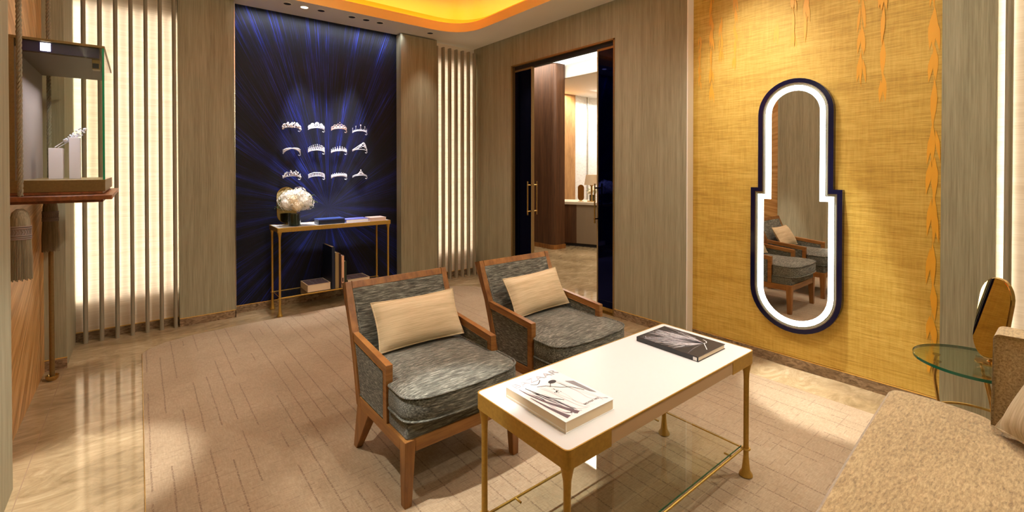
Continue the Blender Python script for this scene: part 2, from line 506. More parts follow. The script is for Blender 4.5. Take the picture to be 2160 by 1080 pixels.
# ceiling with the recess opening
hole = roundpoly([(0.30, 0.50), (2.81, 0.50), (2.81, 4.335), (0.30, 4.335)], 0.40, 9)
dense = []
for k, p in enumerate(hole):
    q = hole[(k + 1) % len(hole)]; m = max(1, int(math.dist(p, q) / 0.25))
    dense += [(p[0] + (q[0] - p[0]) * u / m, p[1] + (q[1] - p[1]) * u / m) for u in range(m)]
hole = dense
def ring_ceiling(outer, inner, z, name, mat):
    allp = [Vector((x, y, 0)) for x, y in outer] + [Vector((x, y, 0)) for x, y in inner]
    tri = tessellate_polygon([[Vector((x, y, 0)) for x, y in outer], [Vector((x, y, 0)) for x, y in inner]])
    mb = MB(); mb.add([(p.x, p.y, z) for p in allp], [tuple(t) for t in tri]); return mb
mb = ring_ceiling([(-0.6, -1.0), (3.45, -1.0), (3.45, 4.9), (-0.6, 4.9)], hole, CEIL, 'ceiling', 'ceiling_white')
cl = struct(mb.build('ceiling', 'ceiling_white'), 'warm white ceiling around the glowing recess')
n = len(hole); c0 = (sum(p[0] for p in hole) / n, sum(p[1] for p in hole) / n)
def off(p, d):
    return ((p[0] - c0[0]) * (1 + d / 1.255) + c0[0], (p[1] - c0[1]) * (1 + d / 1.917) + c0[1])
mb = MB(); zf = 2.860
mb.add([(x, y, CEIL) for x, y in hole] + [(x, y, zf) for x, y in hole] + [(*off(p, 0.02), zf) for p in hole] + [(*off(p, 0.02), CEIL + 0.02) for p in hole],
       [(i, (i + 1) % n, n + (i + 1) % n, n + i) for i in range(n)] + [(n + i, n + (i + 1) % n, 2 * n + (i + 1) % n, 2 * n + i) for i in range(n)]
       + [(2 * n + i, 2 * n + (i + 1) % n, 3 * n + (i + 1) % n, 3 * n + i) for i in range(n)])
struct(mb.build('trim_1', 'dome_side', smooth=True), 'orange lit upstand of the ceiling recess')
# dome with outer cove slot
mb = MB(); rings = []
prof = [(0.20, CEIL + 0.03), (0.20, 2.98), (0.12, 3.05), (-0.1, 3.09), (-0.5, 3.11)]
for d, z in prof: rings.append([(*off(p, d), z) for p in hole])
vs = [v for r_ in rings for v in r_]; fs = []
for j in range(len(prof) - 1):
    for i in range(n): fs.append((j * n + i, j * n + (i + 1) % n, (j + 1) * n + (i + 1) % n, (j + 1) * n + i))
fs.append(tuple((len(prof) - 1) * n + i for i in range(n)))
mb.add(vs, fs)
mb.add([(*off(p, 0.01), CEIL + 0.03) for p in hole] + [(*off(p, 0.2), CEIL + 0.03) for p in hole],
       [(i, (i + 1) % n, n + (i + 1) % n, n + i) for i in range(n)])
struct(mb.build('trim_2', 'dome_gold_leaf', smooth=True), 'golden dome of the ceiling recess')
# LED run inside the slot
for i in range(0, n, 3):
    p = Vector(off(hole[i], 0.13)); q = Vector(off(hole[min(i + 3, n) % n], 0.13)); m = (p + q) / 2; L = (q - p).length
    a = math.atan2(q.y - p.y, q.x - p.x)
    area('cove_lamp', (m.x, m.y, 2.83), (PI, 0, -a), L, 0.03, L_COVE * L / 2.0, (1.0, 0.88, 0.66))

# -- walls (thick slabs)
def wall(name, x0, x1, y0, y1, z0, z1, mat, label=None, parent=None, bevel=0.0):
    o = MB().box(x0, x1, y0, y1, z0, z1).build(name, mat, parent, bevel=bevel)
    if parent is None: struct(o, label)
    return o
BH = 0.068
def base(name, x0, x1, y0, y1, label=None):
    mb = MB().box(x0, x1, y0, y1, 0, BH - 0.004); mb.cur = 1; mb.box(x0 - 0.0005, x1 + 0.0005, y0 - 0.0005, y1 + 0.0005, BH - 0.004, BH + 0.001)
    return struct(mb.build(name, ['marble_base', 'gold_line']), label)

# back wall, from left: backlit wall behind slats, greige panel, blue panel, greige panel, backlit wall
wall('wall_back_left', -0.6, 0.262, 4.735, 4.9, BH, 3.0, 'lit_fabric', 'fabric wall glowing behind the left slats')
base('baseboard_back_left', -0.6, 0.262, 4.725, 4.9)
wall('wall_back_panel_left', 0.258, 0.658, 4.648, 4.9, BH, 3.0, 'wall_greige', 'greige textile panel left of the blue panel')
base('baseboard_back_panel_left', 0.258, 0.658, 4.645, 4.9)
wall('wall_back_blue', 0.658, 2.258, 4.763, 4.9, BH, 3.0, 'blue_straw_rays', 'midnight blue panel with rays bursting from one point')
base('baseboard_back_blue', 0.658, 2.258, 4.760, 4.9)
wall('wall_back_panel_right', 2.212, 2.655, 4.648, 4.762, BH, 2.755, 'wall_greige', 'greige textile pier right of the blue panel', bevel=0.003)
base('baseboard_back_panel_right', 2.212, 2.655, 4.645, 4.762)
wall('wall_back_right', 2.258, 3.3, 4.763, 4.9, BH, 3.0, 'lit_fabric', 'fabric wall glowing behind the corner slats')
base('baseboard_back_right', 2.656, 3.3, 4.755, 4.9)
for xs, ys in (((0.652, 0.658), (4.645, 4.762)),):
    struct(MB().box(xs[0], xs[1] + 0.002, 4.645, 4.649, 0, 2.765).build('trim_3', 'silver_trim'), 'thin metal corner bead of the left panel')

# door wall (x = 3.24) with opening y 2.59..4.02, z..2.434
YD0, YD1, ZD = 2.588, 4.02, 2.434
mb = MB().box(XB, XB + 0.16, YD1, 4.763, BH, 3.0).box(XB, XB + 0.16, 1.9, YD0, BH, 3.0).box(XB, XB + 0.16, YD0, YD1, ZD, 3.0)
struct(mb.build('wall_right', 'wall_greige'), 'greige textile wall around the doorway')
base('baseboard_right_far', XB - 0.003, XB + 0.1, YD1, 4.763)
base('baseboard_right_near', XB - 0.003, XB + 0.1, 1.897, YD0)
wall('trim_4', XB - 0.002, XB + 0.078, 1.893, 1.9, 0.0, 2.9, 'ceiling_hall', 'return edge beside the golden wall, coloured pale for its lit look')  # near-white colour stands in for light on this return face

# golden mirror wall with painted willow strands
mb = MB().box(XM, XM + 0.15, 0.477, 1.897, BH + 0.004, 3.0)
mb.cur = 1
def leaf(mb, y, z, L, w, ang, X=XM - 0.0008):
    d = Vector((math.sin(ang), -math.cos(ang))); nn = Vector((d.y, -d.x)); a = Vector((y, z)); pts = []
    for t, ww in ((0, 0.02), (0.15, 0.45), (0.38, 1.0), (0.6, 0.85), (0.82, 0.4), (1, 0.02)): pts.append((t, ww))
    leaf.k = (leaf.k + 1) % 40; X = X - 0.00012 * leaf.k
    L1 = [a + d * L * t + nn * w * ww for t, ww in pts]; L2 = [a + d * L * t - nn * w * ww for t, ww in pts]
    vs = [(X, p.x, p.y) for p in L1] + [(X, p.x, p.y) for p in L2]; k = len(pts)
    mb.add(vs, [(i, i + 1, k + i + 1, k + i) for i in range(k - 1)])
leaf.k = 0
R = random.Random(3)
for y, zt, zb, w in ((0.512, 2.76, 0.22, 1.25), (0.733, 2.76, 1.62, 1.1), (0.833, 2.76, 1.72, 1.0), (1.123, 2.76, 2.06, 1.0), (1.196, 2.76, 2.02, 0.8),
                     (1.294, 2.28, 2.10, 0.8), (1.576, 2.76, 2.0, 0.8), (1.676, 2.4, 2.02, 0.7), (1.748, 2.76, 1.78, 0.8), (1.84, 2.3, 1.9, 0.5)):
    z = zt
    while z > zb + 0.1:
        L = R.uniform(0.13, 0.21) * w; ww = R.uniform(0.009, 0.0125) * w
        leaf(mb, y + R.uniform(-0.006, 0.006), z, L, ww, R.uniform(-0.08, 0.05))
        if R.random() < 0.8: leaf(mb, y + R.uniform(0.005, 0.010), z - R.uniform(0.0, 0.05), L * 0.8, ww * 0.8, R.uniform(0.04, 0.11))
        if R.random() < 0.5: leaf(mb, y - R.uniform(0.005, 0.010), z - R.uniform(0.02, 0.07), L * 0.75, ww * 0.75, R.uniform(-0.12, -0.05))
        z -= L * R.uniform(0.7, 1.0)
    z0 = zb + 0.06
    mb.add([(XM - 0.0004, y - 0.0012, z0), (XM - 0.0004, y + 0.0012, z0), (XM - 0.0004, y + 0.0012, zt), (XM - 0.0004, y - 0.0012, zt)], [(0, 1, 2, 3)])
struct(mb.build('wall_mirror_side', ['gold_wallcovering', 'leaf_inlay']), 'golden woven wall with hanging willow leaves')
base('baseboard_mirror_side', XM - 0.003, XM + 0.1, 0.477, 1.897)
# greige pier and backlit slats right of it
wall('wall_right_pier', XM - 0.025, XM + 0.15, 0.279, 0.477, 0, 3.0, 'wall_greige', 'greige textile pier at the right end of the golden wall')
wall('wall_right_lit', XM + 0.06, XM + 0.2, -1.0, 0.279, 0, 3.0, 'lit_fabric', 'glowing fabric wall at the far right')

# left side
wall('wall_left_niche', -0.62, -0.472, 2.6, 4.16, BH * 0, 3.0, 'gold_straw_panel', 'golden straw panel behind the hanging showcase')
wall('wall_left_pilaster', -0.62, -0.370, 4.16, 4.74, 0.0, 3.0, 'wall_greige', 'greige textile pilaster left of the slats')
mb = MB().box(-0.474, -0.367, 4.156, 4.16, 0, BH); mb.cur = 1; mb.box(-0.474, -0.366, 4.155, 4.161, BH, BH + 0.005)
struct(mb.build('baseboard_left_pilaster', ['marble_base', 'gold_line']))
wall('wall_left', -0.62, -0.402, -1.0, 2.717, 0, 3.0, 'wall_greige', 'greige textile wall at the left edge', bevel=0.002)
wall('wall_rear', -0.6, 3.6, -1.0, -0.85, 0, 3.0, 'wall_greige', 'greige textile wall behind the sofa')

# ------------------------------------------------------------------ slats and LED strips behind them
def slat_mesh(h, dx=0.013, y0=-0.0, y1=0.05):
    # cross-section in XY: rounded nose toward the room
    sec = [(-dx, y1), (-dx, y0 + dx)] + [(-dx * math.cos(a), y0 + dx - dx * math.sin(a)) for a in (PI / 6, PI / 3, PI / 2, 2 * PI / 3, 5 * PI / 6)] + [(dx, y0 + dx), (dx, y1)]
    return MB().prism(sec, 'z', 0.0, h)
LED_C = (1.0, 0.92, 0.84)
first = None
def led_row(xs, yf, ywall, h, label, group, ncols, phrase):
    proto = slat_mesh(h).build('wall_slat', 'slat_greige', smooth=True)
    for i, x in enumerate(xs):
        o = proto if i == 0 else proto.copy()
        if i: COL.objects.link(o)
        o.location = (x, yf, 0)
        tag(o, phrase[i], 'slat', group)
    return proto
xsL = [-0.311 + 0.0905 * i for i in range(7)]
ordn = ['leftmost', 'second from the left', 'third from the left', 'middle', 'third from the right', 'second from the right', 'rightmost']
led_row(xsL, 4.64, 4.735, 2.76, '', 'slats of the wide glowing wall section', 7,
        ['upright greige slat before the wide glowing wall, %s of seven' % s for s in ordn])
xsR = [2.672 + 0.0875 * i for i in range(7)]
led_row(xsR, 4.66, 4.755, 2.70, '', 'slats in the far corner', 7,
        ['upright greige slat in the far room corner, %s of seven' % s for s in ordn])
area('wall_washer', (1.46, 4.60, 2.760), (math.radians(38), 0, 0), 1.5, 0.02, 3.5, (0.80, 0.86, 1.0), spread=1.7)
# LED strips fixed to the rear of the slats, washing the fabric
for x in [-0.355] + [v for v in xsL]:
    area('slat_led', (x, 4.695, 1.42), (PI / 2, 0, 0), 0.012, 2.25, L_LED, LED_C)
for x in xsR:
    area('slat_led', (x, 4.715, 1.42), (PI / 2, 0, 0), 0.012, 2.25, L_LED * 0.75, LED_C)
# right-hand wall slat
o = slat_mesh(2.76).build('wall_slat', 'slat_greige', smooth=True); o.rotation_euler = (0, 0, -PI / 2); o.location = (XM - 0.02, 0.237, 0)
tag(o, 'upright greige slat at the right edge, right of the golden wall', 'slat')
for y in (0.262, 0.237, 0.15, 0.06):
    area('slat_led', (XM + 0.035, y, 1.42), (PI / 2, 0, -PI / 2), 0.012, 2.3, L_LED * 0.6, LED_C)

# ------------------------------------------------------------------ doorway: brass frame, two sliding leaves
d = MB().box(XB - 0.004, XB + 0.17, YD1 - 0.022, YD1 + 0.004, 0, ZD).box(XB - 0.004, XB + 0.17, YD0 - 0.004, YD0 + 0.012, 0, ZD) \
    .box(XB - 0.004, XB + 0.17, YD0 - 0.004, YD1 + 0.004, ZD - 0.012, ZD + 0.004).build('door_1', 'aged_bronze')
struct(d, 'bronze frame of the doorway')
MB().box(XB + 0.03, XB + 0.08, YD0, YD1, ZD - 0.05, ZD - 0.012).build('track', 'dark_gap', d)
MB().box(XB - 0.004, XB + 0.17, YD0, YD1, 0.0, 0.004).build('threshold', 'polished_brass', d)
def leafdoor(name, y0, y1, edge_y0, edge_y1, label, s):
    z1 = ZD - 0.05
    r = MB().box(XB + 0.034, XB + 0.062, y0, y1, 0.045, z1 - 0.02).build(name, 'blue_tint_glass'); struct(r, label)
    MB().box(XB + 0.030, XB + 0.066, edge_y0, edge_y1, 0.006, z1).build('stile', 'stile_brass', r, bevel=0.002)
    MB().box(XB + 0.030, XB + 0.066, y0, y1, 0.006, 0.045).build('bottom_rail', 'polished_brass', r)
    MB().box(XB + 0.030, XB + 0.066, y0, y1, z1 - 0.02, z1).build('top_rail', 'aged_bronze', r)
    yh = (edge_y0 + edge_y1) / 2 + 0.008 * s
    for X, sg in ((XB + 0.030, -1), (XB + 0.066, 1)):
        hb = MB(); xo = X + sg * 0.045
        hb.tube([(xo, yh, 0.80), (xo, yh, 1.16)], 0.007, 10)
        for z in (0.84, 1.12): hb.tube([(X, yh, z), (xo + sg * 0.006, yh, z)], 0.0075, 10)
        hb.build('door_handle', 'polished_brass', r, smooth=True)
leafdoor('door_2', 3.725, 4.0, 3.712, 3.726, 'blue glass sliding leaf at the left of the doorway', 1)
leafdoor('door_3', 2.602, 2.80, 2.798, 2.812, 'blue glass sliding leaf at the right of the doorway', -1)

# ================================================================== HALL BEYOND THE DOORWAY
mb = MB()
mb.prism([(5.15, 8.0), (5.15, 5.40)] + [(5.15 + 0.08 - 0.08 * math.cos(a), 5.40 - 0.08 * math.sin(a)) for a in (0.4, 0.8, 1.2, 1.57)] + [(5.4, 5.32), (5.4, 8.0)], 'z', 0.07, 3.0)
struct(mb.build('wall_hall_left', 'brown_wood', smooth=True), 'dark brown curved wall end seen through the doorway')
mb = MB().prism([(5.14, 8.0), (5.14, 5.39)] + [(5.14 + 0.09 - 0.09 * math.cos(a), 5.39 - 0.085 * math.sin(a)) for a in (0.4, 0.8, 1.2, 1.57)] + [(5.41, 5.305), (5.41, 8.0)], 'z', 0.0, 0.07)
struct(mb.build('baseboard_hall_left', 'chair_wood'), 'wood skirting of the curved wall')
wall('wall_hall_back', 5.4, 6.87, 6.47, 6.6, 0, 3.1, 'hall_wood', 'light wood panel at the back of the hall')
wall('wall_hall_marble', 6.87, 9.0, 6.50, 6.62, 0, 3.1, 'white_marble', 'white marble wall at the back of the hall')
struct(MB().box(7.25, 7.27, 6.48, 6.50, 0, 3.0).build('trim_5', 'silver_trim'), 'metal joint in the marble wall')
wall('wall_hall_side', 8.6, 8.7, 1.5, 6.6, 0, 3.1, 'ceiling_hall', 'pale side wall of the hall')
wall('wall_hall_near', 3.4, 8.6, 1.4, 1.5, 0, 3.1, 'hall_wood', 'wood wall at the near end of the hall')
wall('wall_hall_far', 3.2, 5.2, 7.0, 7.1, 0, 3.1, 'hall_wood', 'wood wall at the far end of the hall')
mb = MB().box(4.464, 4.482, 1.4, 8.0, 2.771, 3.05).box(5.428, 5.446, 1.4, 8.0, 2.771, 3.05).box(3.4, 4.47, 1.4, 8.0, 2.77, 2.83).box(5.44, 8.7, 1.4, 8.0, 2.77, 2.83).box(4.47, 5.44, 1.4, 8.0, 3.0, 3.05)
struct(mb.build('ceiling_hall', 'ceiling_hall'), 'pale hall ceiling with a bright cove')
struct(MB().box(5.420, 5.446, 1.4, 8.0, 2.760, 2.771).build('trim_6', 'desk_taupe'), 'shadow joint of the hall ceiling')
struct(MB().box(4.49, 5.42, 1.5, 7.9, 2.985, 2.999).build('trim_7', 'hall_light'), 'light panel inside the hall cove')
area('hall_lamp', (4.95, 4.6, 2.97), (0, 0, 0), 0.5, 4.0, 50, (1.0, 0.88, 0.74))
area('hall_lamp', (7.5, 6.0, 2.75), (math.radians(-12), 0, 0), 1.6, 0.2, 55, (1.0, 0.95, 0.88))
area('hall_lamp', (6.1, 6.30, 2.75), (0, 0, 0), 1.2, 0.1, 30, (1.0, 0.85, 0.65))

# reception desk
dk = empty('reception_desk', (5.70, 5.2, 0), 'curved reception desk in wood and cream beyond the doorway', 'desk')
def at(o, x, y, z=0): return (x - o.location.x, y - o.location.y, z - o.location.z)
front = [(5.425, 5.70), (5.50, 5.60), (5.60, 5.46), (5.68, 5.32), (5.74, 5.18), (5.80, 5.02), (5.88, 4.82), (5.97, 4.6)]
def strip(pts, depth, dx=0.0):
    nrm = Vector((0.84, 0.54)); return [(x - dx * 0.84, y - dx * 0.54) for x, y in pts] + [(x + nrm.x * depth, y + nrm.y * depth) for x, y in pts[::-1]]
lo = lambda pts: [(x - 5.70, y - 5.2) for x, y in pts]
MB().prism(lo(strip(front[:4], 0.55)), 'z', 0.05, 0.70).build('wood_panel', 'brown_wood', dk)
MB().prism(lo(strip(front[3:], 0.55)), 'z', 0.05, 0.70).build('cream_panel', 'desk_taupe', dk)
MB().prism(lo(strip(front, 0.54, -0.01)), 'z', 0.0, 0.05).build('plinth', 'dark_gap', dk)
MB().prism(lo(strip(front, 0.56, 0.02)), 'z', 0.70, 0.74).build('desktop', 'desk_cream', dk, bevel=0.004)
o = MB().box(-0.012, 0.012, -0.14, 0.14, 0.0, 0.17).build('computer_monitor', 'monitor_taupe', bevel=0.004); o.location = (5.62, 5.62, 0.74); o.rotation_euler = (0, 0, -0.68)
tag(o, 'dark taupe monitor standing at the left end of the reception desk', 'monitor')
def stadium(w, h, n=14):
    r = w / 2; s = h / 2 - r
    return [(r * math.cos(PI * k / n), s + r * math.sin(PI * k / n)) for k in range(n + 1)] + [(-r * math.cos(PI * k / n), -s - r * math.sin(PI * k / n)) for k in range(n + 1)]
def oval_mirror(name, loc, rz, w, h, label, tilt=0.0, zc=None, mat='bronze_mirror', base_r=0.05, group=None, front='y'):
    t = empty(name, loc, label, 'mirror', group, rz)
    zc = zc or h / 2 + 0.012
    g = MB().prism(stadium(w - 0.008, h - 0.008), 'y', -0.004, 0.0).build('mirror_glass', mat, t)
    f = MB().prism(stadium(w, h), 'y', 0.0, 0.010).build('frame', 'polished_brass', t, bevel=0.002)
    for q in (g, f): q.location = (0, 0, zc); q.rotation_euler = (tilt, 0, 0)
    MB().lathe([(base_r, 0), (base_r, 0.005), (base_r * 0.3, 0.008), (0.006, 0.02), (0.006, 0.06)], seg=28).build('base', 'polished_brass', t, smooth=True)
    return t
oval_mirror('table_mirror', (5.83, 5.36, 0.74), -0.68, 0.105, 0.27, 'dark oval mirror on the reception desk beside the lamp')
lp = empty('desk_lamp', (5.94, 5.22, 0.74), 'brass desk lamp with a tapered cream shade on the reception desk', 'lamp')
MB().lathe([(0.075, 0), (0.075, 0.012), (0.02, 0.016), (0.016, 0.03), (0.016, 0.26), (0.03, 0.262), (0.03, 0.28), (0.01, 0.29)], seg=20).build('base', 'polished_brass', lp, smooth=True)
mb = MB(); seg = 28
for (r0, z0), (r1, z1) in (((0.125, 0.28), (0.095, 0.45)), ((0.122, 0.281), (0.092, 0.449))):
    vs = [(r0 * math.cos(2 * PI * k / seg), r0 * math.sin(2 * PI * k / seg), z0) for k in range(seg)] + [(r1 * math.cos(2 * PI * k / seg), r1 * math.sin(2 * PI * k / seg), z1) for k in range(seg)]
    mb.add(vs, [(k, (k + 1) % seg, seg + (k + 1) % seg, seg + k) for k in range(seg)])
mb.build('lamp_shade', 'lamp_fabric', lp, smooth=True)
l = bpy.data.lights.new('lamp_bulb', 'POINT'); l.energy = 1.2; l.color = (1, 0.8, 0.55); l.shadow_soft_size = 0.03
lo_ = bpy.data.objects.new('lamp_bulb', l); COL.objects.link(lo_); lo_.parent = lp; lo_.location = (0, 0, 0.36)

def bouquet(name, loc, rx, rz, nb, label, seed, small=False):
    t = empty(name, loc, label, 'flowers'); rr = random.Random(seed)
    for i in range(nb):
        ph = i * 2.399; th = math.acos(1 - 1.35 * (i + 0.5) / nb)
        cx = rx * 0.66 * math.sin(th) * math.cos(ph); cy = rx * 0.60 * math.sin(th) * math.sin(ph); cz = rz * 0.66 * math.cos(th)
        R0 = rx * rr.uniform(0.30, 0.42); mb = MB(); k = 46 if not small else 14
        mb.ball((0, 0, 0), R0 * 0.8, 8, 5)
        for j in range(k):
            a = j * 2.399; b = math.acos(1 - 2 * (j + 0.5) / k); dd = Vector((math.sin(b) * math.cos(a), math.sin(b) * math.sin(a), math.cos(b)))
            p = dd * R0 * rr.uniform(0.82, 1.08); q = R0 * rr.uniform(0.16, 0.24)
            u = dd.orthogonal().normalized(); v = dd.cross(u); rot = rr.uniform(0, 3)
            for m in range(4):
                c_, s_ = math.cos(rot + m * PI / 2), math.sin(rot + m * PI / 2); e_ = u * c_ + v * s_; w_ = v * c_ - u * s_
                mb.add([p, p + e_ * q + w_ * q * 0.5 + dd * q * 0.3, p + e_ * q * 1.5 + dd * q * 0.1, p + e_ * q - w_ * q * 0.5 + dd * q * 0.3], [(0, 1, 2, 3)])
        o = mb.build('blossom', 'flower_cream' if i % 4 == 3 else 'flower_white', t); o.location = (cx, cy, cz)
    mb = MB()
    for i in range(26):
        a = rr.uniform(-0.9, 0.9) if i < 16 else rr.uniform(0, 2 * PI); e = rr.uniform(-0.35, 0.5)
        dd = Vector((math.cos(a) * math.cos(e), math.sin(a) * math.cos(e) * 0.8, math.sin(e)))
        p0 = dd * rx * 0.5; p1 = dd * rx * rr.uniform(0.95, 1.25); mb.tube([p0, (p0 + p1) / 2 + Vector((0, 0, 0.01)), p1], 0.0012, 5)
        for j in range(6):
            q = p0.lerp(p1, rr.uniform(0.5, 1.05)) + Vector((rr.uniform(-1, 1), rr.uniform(-1, 1), rr.uniform(-1, 1))) * 0.012
            mb.ball(q, rr.uniform(0.003, 0.006), 5, 4)
    mb.build('foliage', 'leaf_green', t)
    return t
o = MB().lathe([(0.05, 0), (0.052, 0.005), (0.05, 0.10), (0.047, 0.10), (0.047, 0.09)], seg=20).build('flower_vase', 'leaf_dark', smooth=True); o.location = (6.12, 5.36, 0.74)
tag(o, 'dark vase behind the lamp on the reception desk', 'vase')
bouquet('flower_bouquet', (6.12, 5.36, 0.90), 0.10, 0.09, 7, 'small white bouquet behind the lamp on the reception desk', 5, True)

# ================================================================== WALL MIRROR
wm = empty('wall_mirror', (XM, 1.178, 0.0), 'tall stepped oval mirror with navy frame and glowing white border', 'mirror')
def keyhole(e, n=22):
    # e shrinks the outline; (y,z) relative to the mirror axis
    ru, rl = 0.219 - e, 0.2665 - e; zu, zl, zs = 1.658, 0.505, 1.170
    pts = [(ru * math.cos(PI * k / n), zu + ru * math.sin(PI * k / n)) for k in range(n + 1)]
    pts += [(-ru, zs - e), (-rl, zs - e)]
    pts += [(-rl * math.cos(PI * k / n), zl - rl * math.sin(PI * k / n)) for k in range(n + 1)]
    pts += [(rl, zs - e), (ru, zs - e)]
    return pts
def band(e0, e1, x_front, x_back, name, mat, parent):
    A, B = keyhole(e0), keyhole(e1); n = len(A); mb = MB()
    vs = [(x_front, *p) for p in A] + [(x_front, *p) for p in B] + [(x_back, *p) for p in A] + [(x_back, *p) for p in B]
    fs = []
    for i in range(n):
        j = (i + 1) % n
        fs += [(i, j, n + j, n + i), (2 * n + i, i, j, 2 * n + j), (n + i, 3 * n + i, 3 * n + j, n + j)]
    mb.add(vs, fs); return mb.build(name, mat, parent)
band(0.0, 0.027, -0.040, -0.001, 'outer_frame', 'navy_lacquer', wm)
band(0.027, 0.0325, -0.036, -0.002, 'silver_edge', 'silver_trim', wm)
band(0.0325, 0.040, -0.030, -0.002, 'inner_rebate', 'pale_rebate', wm)
band(0.040, 0.044, -0.032, -0.002, 'silver_bead', 'silver_trim', wm)
band(0.044, 0.076, -0.026, -0.022, 'light_border', 'led_white', wm)
K = keyhole(0.044)
MB().prism(K, 'x', -0.0215, -0.010).build('mirror_glass', 'mirror_glass', wm)

# ================================================================== ARMCHAIRS
def make_chair():
    t = empty('armchair', (1.056, 1.85, 0), 'x', 'armchair', 'pair of wooden framed armchairs')
    h = 0.2795
    def Y(v): return v - 1.85
    # legs
    def frust(x0, x1, y0, y1, z0, X0, X1, Y0, Y1, z1):
        return MB().add([(x0, y0, z0), (x1, y0, z0), (x1, y1, z0), (x0, y1, z0), (X0, Y0, z1), (X1, Y0, z1), (X1, Y1, z1), (X0, Y1, z1)],
                        [(0, 3, 2, 1), (4, 5, 6, 7), (0, 1, 5, 4), (1, 2, 6, 5), (2, 3, 7, 6), (3, 0, 4, 7)])
    for s in (-1, 1):
        a, b = (-h, -h + 0.030) if s < 0 else (h - 0.030, h); A, B = (-h, -h + 0.046) if s < 0 else (h - 0.046, h)
        frust(a, b, Y(1.607), Y(1.640), 0.007, A, B, Y(1.603), Y(1.652), 0.262).build('leg', 'chair_wood', t, bevel=0.002)
        frust(a, b, Y(2.105), Y(2.140), 0.007, A, B, Y(1.965), Y(2.095), 0.215).build('leg', 'chair_wood', t, bevel=0.002)
    # seat frame
    mb = MB()
    for x0, x1 in ((-h + 0.0007, -h + 0.03), (h - 0.03, h - 0.0007)): mb.box(x0, x1, Y(1.652), Y(2.09), 0.213, 0.262)
    mb.box(-h + 0.046, h - 0.046, Y(1.606), Y(1.632), 0.213, 0.262).box(-h + 0.03, h - 0.03, Y(2.07), Y(2.10), 0.213, 0.262)
    mb.build('seat_frame', 'chair_wood_h', t, bevel=0.002)
    # seat box
    MB().box(-h + 0.012, h - 0.012, Y(1.612), Y(2.08), 0.255, 0.330).build('seat_base', 'chair_fabric', t, bevel=0.012, bseg=3)
    # arms: wooden rail + front post + upholstered panel
    for s in (-1, 1):
        x0, x1 = (-h + 0.0012, -h + 0.029) if s < 0 else (h - 0.029, h - 0.0012)
        prof = [(Y(1.774), 0.262), (Y(1.774), 0.498), (Y(2.185), 0.533), (Y(2.178), 0.500), (Y(1.806), 0.467), (Y(1.806), 0.262)]
        a = MB().prism(prof, 'x', x0, x1).build('arm', 'chair_wood_h', t, bevel=0.002)
        xa, xb = x0 + 0.004, x1 - 0.003
        panel = [(Y(1.806), 0.264), (Y(1.806), 0.468), (Y(2.180), 0.501), (Y(2.135), 0.37), (Y(2.092), 0.262)]
        MB().prism(panel, 'x', xa, xb).build('side_panel', 'chair_fabric_side', a, bevel=0.003)
        e = [(Y(1.811), 0.270), (Y(1.811), 0.463), (Y(2.17), 0.494), (Y(2.128), 0.37), (Y(2.087), 0.270)]
        MB().tube([((xa if s < 0 else xb), y, z) for y, z in e], 0.0035, 6, closed=True).build('piping', 'chair_fabric_side', a, smooth=True)
    # back frame: raked stiles, top rail, lower rail
    rear = [(2.096, 0.2165), (2.137, 0.38), (2.188, 0.53), (2.243, 0.64), (2.290, 0.735)]
    frontp = [(2.054, 0.2165), (2.098, 0.38), (2.148, 0.53), (2.204, 0.65), (2.245, 0.748)]
    prof = [(Y(y), z) for y, z in rear] + [(Y(y), z) for y, z in frontp[::-1]]
    mb = MB()
    for x0, x1 in ((-h, -h + 0.031), (h - 0.031, h)): mb.prism(prof, 'x', x0, x1)
    mb.prism([(Y(2.2765), 0.708), (Y(2.290), 0.735), (Y(2.245), 0.748), (Y(2.2315), 0.716)], 'x', -h + 0.031, h - 0.031)
    mb.build('back_frame', 'chair_wood', t, bevel=0.002)
    pf = [(2.055, 0.26), (2.104, 0.40), (2.153, 0.53), (2.206, 0.64), (2.2345, 0.716)]
    pr = [(2.088, 0.26), (2.133, 0.38), (2.183, 0.53), (2.238, 0.64), (2.274, 0.708)]
    MB().prism([(Y(y), z) for y, z in pr] + [(Y(y) - 0.004, z) for y, z in pf[::-1]], 'x', -h + 0.030, h - 0.030).build('backrest', 'chair_fabric', t)
    loop = []
    a, b = -h + 0.037, h - 0.037
    P = [(Y(y) - 0.005, z) for y, z in pf]
    for y, z in P: loop.append((a, y, z))
    loop[-1] = (a, P[-1][0] + 0.003, P[-1][1] - 0.006)
    for y, z in [(P[-1][0] + 0.003, P[-1][1] - 0.006)] + P[::-1][1:]: loop.append((b, y, z))
    MB().tube(loop, 0.0032, 6).build('back_piping', 'chair_fabric', t, smooth=True)
    # T-shaped seat cushion
    hw = h - 0.004
    out = [(-h + 0.032, Y(2.10)), (-h + 0.032, Y(1.768)), (-hw, Y(1.764)), (-hw, Y(1.615)), (-hw + 0.07, Y(1.572)), (0, Y(1.553)), (hw - 0.07, Y(1.572)),
           (hw, Y(1.615)), (hw, Y(1.764)), (h - 0.032, Y(1.768)), (h - 0.032, Y(2.10))]
    out = roundpoly(out, [0.03, 0.01, 0.02, 0.05, 0.05, 0.2, 0.05, 0.05, 0.02, 0.01, 0.03], 5)
    cus = cushion(out, 0.325, 0.430, 0.026, (0, Y(1.80)), 0.004, 'seat_cushion', 'chair_fabric', t)
    for z in (0.334, 0.424):
        MB().tube([(x * 1.008, (y - Y(1.80)) * 1.008 + Y(1.80), z) for x, y in out], 0.0042, 6, closed=True).build('cushion_piping', 'chair_fabric', cus, smooth=True)
    return t
